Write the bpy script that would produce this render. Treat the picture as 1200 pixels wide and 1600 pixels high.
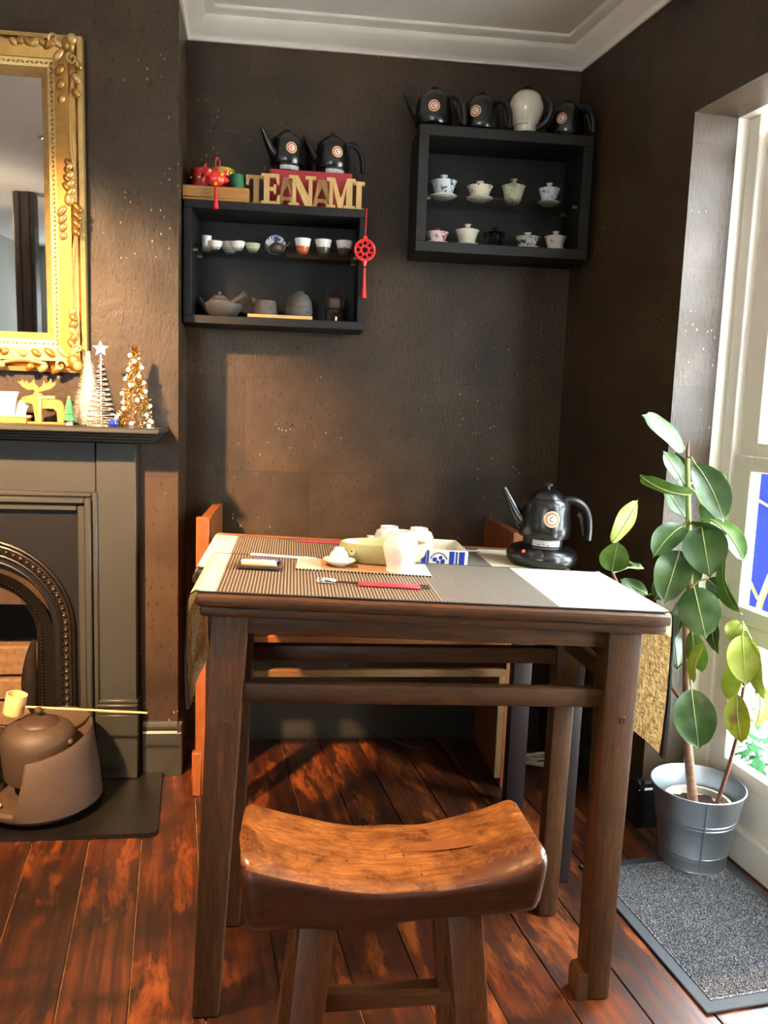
import bpy, bmesh, math, random
from mathutils import Vector, Matrix, Euler, noise
from mathutils.geometry import tessellate_polygon
for o in list(bpy.data.objects): bpy.data.objects.remove(o)
S = bpy.context.scene
COL = S.collection
rnd = random.Random(7)
PI = math.pi
def rad(d): return math.radians(d)

# ------------------------------------------------------------------ camera
cam_d = bpy.data.cameras.new('camera'); cam = bpy.data.objects.new('camera', cam_d); COL.objects.link(cam)
cam_d.sensor_fit = 'VERTICAL'; cam_d.sensor_height = 36.0; cam_d.lens = 36.0 * 1285.0 / 1600.0
cam_d.clip_start = 0.02; cam_d.clip_end = 200
_p, _a, _y = rad(7.5), rad(1.98), rad(-6.4)
F = Vector((0, math.cos(_p), -math.sin(_p))); R0 = Vector((1, 0, 0)); U0 = Vector((0, math.sin(_p), math.cos(_p)))
R = R0 * math.cos(_a) + U0 * math.sin(_a); U = U0 * math.cos(_a) - R0 * math.sin(_a)
Rz = Matrix.Rotation(_y, 3, 'Z'); F, R, U = Rz @ F, Rz @ R, Rz @ U
cam.matrix_world = Matrix(((R.x, U.x, -F.x, 0), (R.y, U.y, -F.y, 0), (R.z, U.z, -F.z, 1.13), (0, 0, 0, 1)))
S.camera = cam

# ------------------------------------------------------------------ world, exposure
W = bpy.data.worlds.new('overcast_sky'); S.world = W; W.use_nodes = True
bg = W.node_tree.nodes['Background']; bg.inputs[0].default_value = (0.86, 0.93, 1.0, 1); bg.inputs[1].default_value = 34.0
S.view_settings.view_transform = 'Standard'; S.view_settings.look = 'None'
S.view_settings.gamma = 1.0; S.view_settings.use_curve_mapping = False
S.view_settings.exposure = 0.35
S.cycles.use_denoising = True
S.cycles.max_bounces = 10; S.cycles.diffuse_bounces = 6; S.cycles.transparent_max_bounces = 16
S.cycles.sample_clamp_indirect = 6.0
LAMP_POWER = 260.0
FILL_POWER = 85.0
WARM = (1.0, 0.60, 0.29)

# facade frame: origin at the near edge of the dark reveal; x = along the wall towards the camera, y = outwards
FO = Vector((0.968, 2.05, 0)); FANG = rad(-82)
FM = Matrix.Translation(FO) @ Matrix.Rotation(FANG, 4, 'Z')
def fac(s, t, z=0): return FM @ Vector((s, t, z))
def portal(name, loc, rot, sx, sy):
    d = bpy.data.lights.new(name, 'AREA'); d.shape = 'RECTANGLE'; d.size = sx; d.size_y = sy
    d.cycles.is_portal = True
    o = bpy.data.objects.new(name, d); COL.objects.link(o); o.location = loc; o.rotation_euler = rot; return o
portal('window_portal', fac(0.56, 0.24, 1.05), (rad(90), 0, rad(98)), 1.12, 1.7)
portal('window_portal_rear', (-1.6, -3.84, 1.6), (rad(90), 0, rad(180)), 1.6, .65)

# ------------------------------------------------------------------ materials
MATS = {}
def lin(c):
    return tuple(((v / 255.0) / 12.92 if v / 255.0 <= 0.04045 else ((v / 255.0 + 0.055) / 1.055) ** 2.4) for v in c) + (1,)
class NT:
    def __init__(s, name):
        s.m = bpy.data.materials.new(name); s.m.use_nodes = True; s.t = s.m.node_tree; s.n = s.t.nodes
        s.b = s.n['Principled BSDF']; s.out = s.n['Material Output']; MATS[name] = s.m
    def add(s, t, **kw):
        n = s.n.new(t)
        for k, v in kw.items():
            if k.startswith('i_'):
                key = k[2:]; key = int(key) if key.isdigit() else key
                n.inputs[key].default_value = v
            else: setattr(n, k, v)
        return n
    def link(s, a, b): s.t.links.new(a, b)
    def set(s, **kw):
        for k, v in kw.items(): s.b.inputs[k.replace('_', ' ')].default_value = v
    def coords(s, scale=(1, 1, 1), rnd_off=True):
        tc = s.add('ShaderNodeTexCoord'); mp = s.add('ShaderNodeMapping'); mp.inputs['Scale'].default_value = scale
        if rnd_off:
            oi = s.add('ShaderNodeObjectInfo'); ad = s.add('ShaderNodeVectorMath', operation='MULTIPLY_ADD')
            s.link(oi.outputs['Random'], ad.inputs[0]); ad.inputs[1].default_value = (7.3, 11.1, 5.7)
            s.link(tc.outputs['Object'], ad.inputs[2]); s.link(ad.outputs[0], mp.inputs['Vector'])
        else: s.link(tc.outputs['Object'], mp.inputs['Vector'])
        return mp.outputs[0]
    def noise(s, vec, scale, detail=4, rough=.55, dist=0):
        n = s.add('ShaderNodeTexNoise'); n.inputs['Scale'].default_value = scale; n.inputs['Detail'].default_value = detail
        n.inputs['Roughness'].default_value = rough; n.inputs['Distortion'].default_value = dist
        s.link(vec, n.inputs['Vector']); return n.outputs['Fac']
    def ramp(s, fac, stops, interp='LINEAR'):
        r = s.add('ShaderNodeValToRGB'); r.color_ramp.interpolation = interp
        e = r.color_ramp.elements
        while len(e) < len(stops): e.new(0.5)
        for el, (p, c) in zip(e, stops): el.position = p; el.color = c if len(c) == 4 else lin(c)
        s.link(fac, r.inputs[0]); return r.outputs[0]
    def mix(s, fac, a, b, mode='MIX'):
        m = s.add('ShaderNodeMix', data_type='RGBA', blend_type=mode)
        for sock, v in ((m.inputs[0], fac), (m.inputs[6], a), (m.inputs[7], b)):
            if hasattr(v, 'links'): s.link(v, sock)
            else: sock.default_value = v
        return m.outputs[2]
    def bump(s, h, strength=.3, dist=.002):
        b = s.add('ShaderNodeBump'); b.inputs['Strength'].default_value = strength; b.inputs['Distance'].default_value = dist
        s.link(h, b.inputs['Height']); s.link(b.outputs[0], s.b.inputs['Normal'])
    def color(s, sock): s.link(sock, s.b.inputs['Base Color'])
def G(v): return (v, v, v, 1)

def plain(name, rgb, rough=.5, metal=0, var=.12, scale=30, spec=.5, coat=0, bump=0, trans=0, sub=0):
    n = NT(name); c = lin(rgb)
    v = n.coords(); f = n.noise(v, scale)
    dk = tuple(x * (1 - var) for x in c[:3]) + (1,); lt = tuple(min(1, x * (1 + var)) for x in c[:3]) + (1,)
    n.color(n.ramp(f, [(.3, dk), (.7, lt)]))
    n.set(Roughness=rough, Metallic=metal); n.b.inputs['Specular IOR Level'].default_value = spec
    if coat: n.b.inputs['Coat Weight'].default_value = coat; n.b.inputs['Coat Roughness'].default_value = .08
    if bump: n.bump(f, bump, .001)
    if trans:
        tr = n.add('ShaderNodeBsdfTranslucent'); tr.inputs[0].default_value = c
        mx = n.add('ShaderNodeMixShader'); mx.inputs[0].default_value = trans
        n.link(n.b.outputs[0], mx.inputs[1]); n.link(tr.outputs[0], mx.inputs[2]); n.link(mx.outputs[0], n.out.inputs[0])
    return n
def wood(base, c_dark, c_light, rough=.42, coat=0.0, fine=1.0, worn=None, bump=.25):
    """grain along x, y or z: three materials base_x, base_y, base_z"""
    for ax in 'xyz':
        n = NT(base + '_' + ax)
        st = {'x': (1.2, 14, 14), 'y': (14, 1.2, 14), 'z': (14, 14, 1.2)}[ax]
        v = n.coords(tuple(q * fine for q in st))
        g1 = n.noise(v, 9.0, 6, .62, .5); g2 = n.noise(v, 34.0, 4, .6, .2)
        ga = n.add('ShaderNodeMath', operation='MULTIPLY_ADD'); n.link(g2, ga.inputs[0]); ga.inputs[1].default_value = .45
        gb = n.add('ShaderNodeMath', operation='MULTIPLY'); n.link(g1, gb.inputs[0]); gb.inputs[1].default_value = .55; n.link(gb.outputs[0], ga.inputs[2]); g = ga.outputs[0]
        v2 = n.coords(); blot = n.noise(v2, 7.0, 5, .6)
        col = n.ramp(g, [(.30, c_dark), (.52, tuple((a + b) / 2 for a, b in zip(c_dark, c_light))), (.72, c_light)])
        col = n.mix(n.ramp(blot, [(.35, G(.0)), (.75, G(.55))]), col, lin(c_dark), 'MIX')
        if worn:
            wv = n.noise(v2, 11.0, 6, .65, .4)
            col = n.mix(n.ramp(wv, [(.58, G(0)), (.66, G(.8))]), col, lin(worn))
        n.color(col)
        n.link(n.ramp(g, [(.3, G(rough + .12)), (.7, G(rough - .08))]), n.b.inputs['Roughness'])
        if coat: n.b.inputs['Coat Weight'].default_value = coat; n.b.inputs['Coat Roughness'].default_value = .22
        n.b.inputs['Specular IOR Level'].default_value = .35
        n.bump(g, bump, .0015)

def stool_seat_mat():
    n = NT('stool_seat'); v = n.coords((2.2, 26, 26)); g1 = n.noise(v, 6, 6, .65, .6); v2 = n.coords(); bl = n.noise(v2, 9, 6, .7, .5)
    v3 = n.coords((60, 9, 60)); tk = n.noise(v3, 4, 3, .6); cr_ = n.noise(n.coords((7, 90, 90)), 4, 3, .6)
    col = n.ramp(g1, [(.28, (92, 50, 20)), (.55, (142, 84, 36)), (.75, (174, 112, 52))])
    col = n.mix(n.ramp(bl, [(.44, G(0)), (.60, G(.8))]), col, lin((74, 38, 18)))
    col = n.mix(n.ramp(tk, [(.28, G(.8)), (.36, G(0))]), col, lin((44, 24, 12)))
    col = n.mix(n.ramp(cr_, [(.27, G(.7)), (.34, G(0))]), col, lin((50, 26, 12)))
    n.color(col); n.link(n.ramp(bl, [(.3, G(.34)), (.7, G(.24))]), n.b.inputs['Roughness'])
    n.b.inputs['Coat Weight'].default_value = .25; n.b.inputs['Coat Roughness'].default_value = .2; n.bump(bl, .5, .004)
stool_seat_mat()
def wallpaper():
    n = NT('dark_wallpaper')
    v = n.coords(rnd_off=False)
    mott = n.noise(v, 5.5, 6, .62)
    pits_v = n.coords((105, 105, 52), False); pits = n.noise(pits_v, 1.0, 3, .6)
    col = n.ramp(mott, [(.3, (46, 33, 21)), (.7, (69, 52, 35))])
    col = n.mix(n.ramp(pits, [(.30, G(.85)), (.40, G(0))]), col, lin((17, 14, 11)))
    vo = n.add('ShaderNodeTexVoronoi'); vo.inputs['Scale'].default_value = 1.0
    fl_v = n.coords((85, 85, 48), False); n.link(fl_v, vo.inputs['Vector'])
    spot = n.ramp(vo.outputs['Distance'], [(.10, G(1)), (.20, G(0))])
    cl = n.ramp(n.noise(v, 2.6, 3, .6), [(.52, G(0)), (.66, G(1))])
    sep = n.add('ShaderNodeSeparateColor'); n.link(vo.outputs['Color'], sep.inputs[0])
    few = n.ramp(sep.outputs[0], [(.62, G(0)), (.70, G(.9))])
    fk = n.mix(1.0, spot, few, 'MULTIPLY'); fk = n.mix(1.0, fk, cl, 'MULTIPLY')
    br = n.add('ShaderNodeTexBrick'); br.inputs['Scale'].default_value = 1.0
    br.inputs['Brick Width'].default_value = .42; br.inputs['Row Height'].default_value = .30; br.inputs['Mortar Size'].default_value = .0012
    br.inputs['Mortar Smooth'].default_value = .6
    br.inputs['Color1'].default_value = G(.72); br.inputs['Color2'].default_value = G(1.0); br.inputs['Mortar'].default_value = G(.55)
    tc = n.add('ShaderNodeTexCoord'); sx = n.add('ShaderNodeSeparateXYZ'); n.link(tc.outputs['Object'], sx.inputs[0])
    ad = n.add('ShaderNodeMath', operation='ADD'); n.link(sx.outputs[0], ad.inputs[0]); n.link(sx.outputs[1], ad.inputs[1])
    cx = n.add('ShaderNodeCombineXYZ'); n.link(ad.outputs[0], cx.inputs[0]); n.link(sx.outputs[2], cx.inputs[1]); n.link(cx.outputs[0], br.inputs['Vector'])
    col = n.mix(1.0, col, br.outputs['Color'], 'MULTIPLY')
    col = n.mix(fk, col, lin((190, 176, 152)))
    n.color(col)
    n.link(n.ramp(n.noise(v, 9, 5), [(.3, G(.50)), (.7, G(.36))]), n.b.inputs['Roughness'])
    n.b.inputs['Specular IOR Level'].default_value = .28
    n.bump(pits, .55, .0022)
wallpaper()
def plank_mat():
    n = NT('floor_plank')
    v = n.coords((16, 1.1, 16)); g = n.noise(v, 3.0, 7, .62, .5)
    v2 = n.coords(); bl = n.noise(v2, 4.2, 6, .66, .5)
    v3 = n.coords((1.5, .38, 1)); wr = n.noise(v3, 8.0, 7, .72, .2)
    col = n.ramp(g, [(.28, (28, 12, 6)), (.5, (70, 31, 12)), (.74, (116, 56, 22))])
    col = n.mix(n.ramp(bl, [(.42, G(0)), (.60, G(.85))]), col, lin((34, 17, 9)))
    col = n.mix(n.ramp(wr, [(.52, G(0)), (.64, G(.8))]), col, lin((146, 72, 27)))
    oi = n.add('ShaderNodeObjectInfo')
    col = n.mix(1.0, col, n.ramp(oi.outputs['Random'], [(0, G(.62)), (1, G(1.25))]), 'MULTIPLY')
    n.color(col); n.link(n.ramp(g, [(.3, G(.46)), (.7, G(.30))]), n.b.inputs['Roughness'])
    n.bump(g, .3, .0015)
plank_mat()
wood('table_wood', (43, 23, 8), (110, 69, 30), .48, .0)
wood('dark_lacquer_wood', (22, 15, 13), (46, 34, 30), .42, .1)
wood('bench_wood', (92, 46, 17), (160, 92, 40), .42, .1)
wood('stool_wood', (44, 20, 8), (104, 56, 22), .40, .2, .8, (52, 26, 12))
wood('stool_leg_wood', (60, 32, 14), (140, 84, 40), .42, .15)
wood('plywood_edge', (84, 56, 28), (136, 98, 56), .6)
wood('pale_wood', (176, 136, 80), (222, 184, 124), .5)
wood('tray_wood', (140, 92, 40), (196, 142, 72), .45, .2)
wood('cabinet_black', (11, 9, 8), (21, 17, 14), .55)
wood('moose_wood', (170, 92, 42), (214, 134, 70), .5)
plain('ceiling_plaster', (246, 243, 236), .85, var=.03, scale=6, bump=.05)
plain('white_gloss_paint', (250, 243, 230), .35, var=.04, scale=8, bump=.05)
plain('grey_wall_plaster', (148, 148, 140), .8, var=.05, scale=5)
plain('surround_paint', (35, 34, 28), .5, var=.10, scale=12, bump=.06)
plain('skirting_paint', (42, 39, 32), .38, var=.10, scale=12, bump=.06)
plain('black_gloss_paint', (26, 26, 28), .28, var=.15, scale=12)
plain('hearth_stone', (17, 14, 11), .36, var=.35, scale=14, bump=.15)
plain('cast_iron', (13, 10, 8), .42, 0, var=.3, scale=40, bump=.1, spec=.28)
plain('cast_iron_bright', (52, 44, 38), .28, .7, var=.3, scale=40)
plain('board_dust', (136, 102, 66), .9, var=.5, scale=30)
plain('clay_brick', (92, 68, 44), .85, var=.30, scale=60, bump=.6)
plain('firebox_soot', (16, 14, 12), .9, var=.4, scale=20, bump=.3)
plain('brazier_clay', (60, 44, 30), .72, var=.14, scale=90, bump=.3)
plain('iron_kettle', (54, 40, 28), .62, .1, var=.18, scale=120, bump=.35)
plain('iron_lid', (52, 37, 30), .5, .2, var=.18, scale=90, bump=.2)
plain('bamboo', (206, 170, 116), .42, var=.10, scale=25)
plain('gilt', (166, 122, 60), .36, .7, var=.22, scale=35, bump=.15)
plain('gilt_light', (202, 168, 108), .36, .6, var=.15, scale=45, bump=.1)
plain('black_enamel', (14, 13, 13), .27, var=.1, scale=20, spec=.55, coat=.12)
plain('black_plastic', (20, 20, 21), .38, var=.1, scale=40)
plain('paper_white', (238, 234, 226), .6, var=.04, scale=30)
plain('label_silver', (206, 204, 198), .35, .2, var=.10, scale=80)
plain('sticker_cream', (226, 198, 150), .5, var=.04, scale=60)
plain('sticker_orange', (198, 112, 66), .5, var=.08, scale=60)
plain('ink_dark', (58, 44, 44), .6, var=.05)
plain('ink_red', (196, 44, 40), .5, var=.05)
plain('porcelain', (240, 236, 226), .14, var=.02, scale=12, coat=.5)
plain('porcelain_bright', (248, 246, 242), .14, var=.01, scale=12, coat=.5)
plain('porcelain_cream', (228, 220, 196), .2, var=.05, scale=25, coat=.4)
plain('celadon', (176, 180, 132), .22, var=.08, scale=18, coat=.5)
plain('celadon_pale', (188, 190, 158), .22, var=.08, scale=18, coat=.4)
plain('dark_clay', (76, 70, 66), .6, var=.16, scale=60, bump=.2)
plain('yixing_brown', (70, 52, 42), .5, var=.15, scale=60)
plain('terracotta_reflection', (182, 84, 44), .3, var=.12, scale=30, coat=.3)
plain('slate_glaze_and_reflection', (74, 66, 60), .3, var=.15, scale=30, coat=.3)
plain('steel', (150, 142, 132), .22, .9, var=.15, scale=40)
plain('red_card', (158, 30, 38), .55, var=.06, scale=30)
plain('red_paper', (206, 46, 62), .5, var=.06, scale=40)
plain('red_lacquer', (214, 34, 30), .35, var=.12, scale=50, coat=.3)
plain('red_silk', (196, 22, 24), .5, var=.2, scale=120, bump=.4)
plain('red_tin', (150, 36, 32), .35, .3, var=.3, scale=60)
plain('gold_tin', (190, 162, 62), .34, .4, var=.2, scale=40)
plain('green_tin', (54, 108, 74), .38, .3, var=.25, scale=40)
plain('gold_print', (222, 176, 70), .4, .3, var=.1)
plain('linen_cream', (240, 232, 206), .9, var=.06, scale=300, bump=.3, trans=.45)
plain('black_binding', (26, 24, 24), .8, var=.15, scale=200)
plain('white_pile', (250, 248, 240), .9, var=.03, scale=60, trans=.25)
plain('silver_wire', (214, 208, 196), .25, .85, var=.1, scale=60)
plain('gold_tinsel', (206, 168, 92), .22, .9, var=.3, scale=200)
plain('green_glass_paint', (62, 124, 84), .3, var=.25, scale=50, coat=.4)
plain('blue_glass', (30, 52, 150), .15, var=.2, scale=40, coat=.5)
plain('galvanised', (158, 164, 168), .36, .85, var=.10, scale=18, bump=.03)
plain('nursery_pot', (150, 140, 122), .7, var=.15, scale=40)
plain('soil', (30, 21, 15), .98, var=.6, scale=120, bump=1, spec=.1)
plain('rubber_border', (52, 54, 58), .7, var=.12, scale=90, bump=.1)
plain('stem_bark', (112, 78, 54), .7, var=.3, scale=90, bump=.5)
plain('stem_green', (120, 136, 62), .5, var=.2, scale=90)
plain('stem_red', (104, 60, 44), .5, var=.2, scale=90)
plain('cable_white', (196, 188, 170), .5, var=.05)
plain('cable_black', (22, 20, 19), .5, var=.05)
plain('pavement', (226, 224, 218), .9, var=.12, scale=9, bump=.3)
plain('hoarding_blue', (16, 22, 82), .95, var=.05, scale=4, spec=0)
plain('hoarding_cream', (104, 96, 52), .95, var=.05, scale=20, spec=0)
plain('planter_grey', (96, 98, 94), .9, var=.1, scale=15)
plain('garden_leaf', (30, 66, 36), .8, var=.3, scale=20, spec=.1, trans=.2)
plain('biscuit', (214, 178, 124), .7, var=.15, scale=60)
plain('wrapper_violet', (96, 84, 128), .3, var=.25, scale=60)
plain('tea_mat_tan', (168, 128, 88), .85, var=.12, scale=60)
plain('tea_mat_pink', (196, 168, 150), .85, var=.08, scale=60)
plain('tea_mat_grey', (176, 182, 180), .85, var=.08, scale=60)
plain('chopstick_wood', (60, 40, 32), .4, var=.2, scale=60)
plain('hinge_steel', (170, 160, 140), .3, .9, var=.1)
plain('dark_post_wood', (40, 28, 20), .45, var=.3, scale=20)
plain('scroll_mark', (86, 76, 70), .6, var=.1)
# cloth of the table runner: fine stripes
def striped(name, c1, c2, period, axis):
    n = NT(name); tc = n.add('ShaderNodeTexCoord'); sp = n.add('ShaderNodeSeparateXYZ'); n.link(tc.outputs['Object'], sp.inputs[0])
    m = n.add('ShaderNodeMath', operation='MULTIPLY'); n.link(sp.outputs[axis], m.inputs[0]); m.inputs[1].default_value = 2 * PI / period
    s = n.add('ShaderNodeMath', operation='SINE'); n.link(m.outputs[0], s.inputs[0])
    h = n.add('ShaderNodeMath', operation='MULTIPLY_ADD'); n.link(s.outputs[0], h.inputs[0]); h.inputs[1].default_value = .5; h.inputs[2].default_value = .5
    col = n.ramp(h.outputs[0], [(.35, c1), (.65, c2)])
    v = n.coords((1, 1, 1)); f = n.noise(v, 400, 2)
    col = n.mix(.35, col, n.ramp(f, [(.3, G(.4)), (.7, G(1))]), 'MULTIPLY')
    n.color(col); n.set(Roughness=.75); n.bump(h.outputs[0], .6, .0012)
striped('runner_stripe', (52, 42, 32), (142, 120, 92), .0062, 0)
striped('runner_stripe_grey', (74, 68, 60), (128, 120, 108), .0050, 0)
def weave(name, c1, c2, sx, trans=.0):
    n = NT(name); v = n.coords((sx, sx, sx * .25)); v2 = n.coords((sx * .25, sx * .25, sx))
    a = n.noise(v, 1, 3); b = n.noise(v2, 1, 3); mx = n.add('ShaderNodeMath', operation='MULTIPLY'); n.link(a, mx.inputs[0]); n.link(b, mx.inputs[1])
    col = n.ramp(mx.outputs[0], [(.12, c1), (.36, c2)]); n.color(col); n.set(Roughness=.9); n.bump(mx.outputs[0], .7, .0015)
    if trans:
        tr = n.add('ShaderNodeBsdfTranslucent'); n.link(col, tr.inputs[0]); ms = n.add('ShaderNodeMixShader'); ms.inputs[0].default_value = trans
        n.link(n.b.outputs[0], ms.inputs[1]); n.link(tr.outputs[0], ms.inputs[2]); n.link(ms.outputs[0], n.out.inputs[0])
weave('burlap', (122, 98, 66), (226, 206, 168), 260, .55)
def mat_pile():
    n = NT('mat_pile'); v = n.coords((1, 1, 1)); a = n.noise(v, 330, 2, .6); b = n.noise(v, 24, 4)
    col = n.ramp(a, [(.36, (56, 58, 62)), (.52, (124, 126, 130)), (.66, (206, 206, 208))]); n.color(col); n.set(Roughness=.95); n.bump(a, 1, .004)
mat_pile()
def figured(name, base, ink, scale, thr, rough=.15, ink2=None):
    """glazed porcelain with painted brush marks"""
    n = NT(name); v = n.coords((1, 1, 1)); f = n.noise(v, scale, 3, .6, 1.2); g = n.noise(v, scale * .35, 2)
    m = n.mix(1.0, n.ramp(f, [(thr, G(0)), (thr + .05, G(1))]), n.ramp(g, [(.46, G(0)), (.54, G(1))]), 'MULTIPLY')
    col = n.mix(m, lin(base), lin(ink))
    n.color(col); n.set(Roughness=rough); n.b.inputs['Coat Weight'].default_value = .4
figured('porcelain_blue_flower', (222, 226, 224), (66, 84, 134), 60, .50)
figured('porcelain_black_script', (232, 222, 196), (60, 52, 50), 120, .54)
figured('porcelain_moss', (196, 196, 168), (140, 142, 110), 60, .48)
figured('porcelain_blue_leaf', (214, 220, 226), (40, 46, 110), 70, .50)
figured('porcelain_red_flower', (232, 214, 208), (170, 50, 46), 70, .50)
figured('porcelain_violet', (226, 218, 206), (52, 40, 84), 60, .49)
figured('porcelain_small_flower', (228, 220, 202), (150, 120, 90), 70, .56)
figured('porcelain_ink_fish', (232, 228, 220), (60, 60, 84), 80, .55)
# leaves
for nm, c1, c2 in (('leaf_dark', (38, 62, 28), (70, 98, 46)), ('leaf_mid', (62, 96, 34), (104, 136, 58)), ('leaf_yellow', (126, 146, 44), (178, 186, 84)), ('leaf_spotted', (122, 136, 40), (168, 170, 60))):
    n = NT(nm); v = n.coords(); f = n.noise(v, 16, 4); col = n.ramp(f, [(.35, c1), (.7, c2)])
    if nm == 'leaf_spotted': col = n.mix(n.ramp(n.noise(v, 30, 4), [(.56, G(0)), (.66, G(.8))]), col, lin((110, 66, 24)))
    n.color(col); n.set(Roughness=.36); n.b.inputs['Specular IOR Level'].default_value = .42
    tr = n.add('ShaderNodeBsdfTranslucent'); n.link(col, tr.inputs[0]); ms = n.add('ShaderNodeMixShader'); ms.inputs[0].default_value = .22 if 'dark' not in nm else .08
    n.link(n.b.outputs[0], ms.inputs[1]); n.link(tr.outputs[0], ms.inputs[2]); n.link(ms.outputs[0], n.out.inputs[0])
n = plain('leaf_rib', (150, 158, 84), .5, var=.1)
n = NT('mirror_glass'); n.set(Base_Color=(.92, .92, .90, 1), Metallic=1.0, Roughness=.015)
def clear_glass(name, tint, refl=1.0, edge=None):
    n = NT(name); tp = n.add('ShaderNodeBsdfTransparent'); tp.inputs[0].default_value = tint
    gl = n.add('ShaderNodeBsdfGlossy'); gl.inputs['Roughness'].default_value = .02; gl.inputs[0].default_value = G(refl)
    lw = n.add('ShaderNodeLayerWeight'); lw.inputs[0].default_value = .5; ms = n.add('ShaderNodeMixShader')
    pw = n.add('ShaderNodeMath', operation='POWER'); n.link(lw.outputs['Facing'], pw.inputs[0]); pw.inputs[1].default_value = 5.0
    fr = n.add('ShaderNodeMath', operation='MULTIPLY_ADD'); n.link(pw.outputs[0], fr.inputs[0]); fr.inputs[1].default_value = .96; fr.inputs[2].default_value = .03
    n.link(fr.outputs[0], ms.inputs[0]); n.link(tp.outputs[0], ms.inputs[1]); n.link(gl.outputs[0], ms.inputs[2]); n.link(ms.outputs[0], n.out.inputs[0])
clear_glass('window_glass', (.97, .99, .98, 1)); clear_glass('shelf_glass', (.93, .96, .95, 1)); clear_glass('cup_glass', (.62, .62, .60, 1))
def emit(name, rgb, k):
    n = NT(name); n.set(Base_Color=rgb + (1,)); n.b.inputs['Emission Color'].default_value = rgb + (1,); n.b.inputs['Emission Strength'].default_value = k
emit('fill_glow', (1, .82, .62), 6.0)
emit('bulb_glow', (.86, .92, 1.0), 26.0); emit('lamp_glow', WARM, 40.0); emit('indicator_red', (1.0, .05, .03), 2.2)

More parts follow.
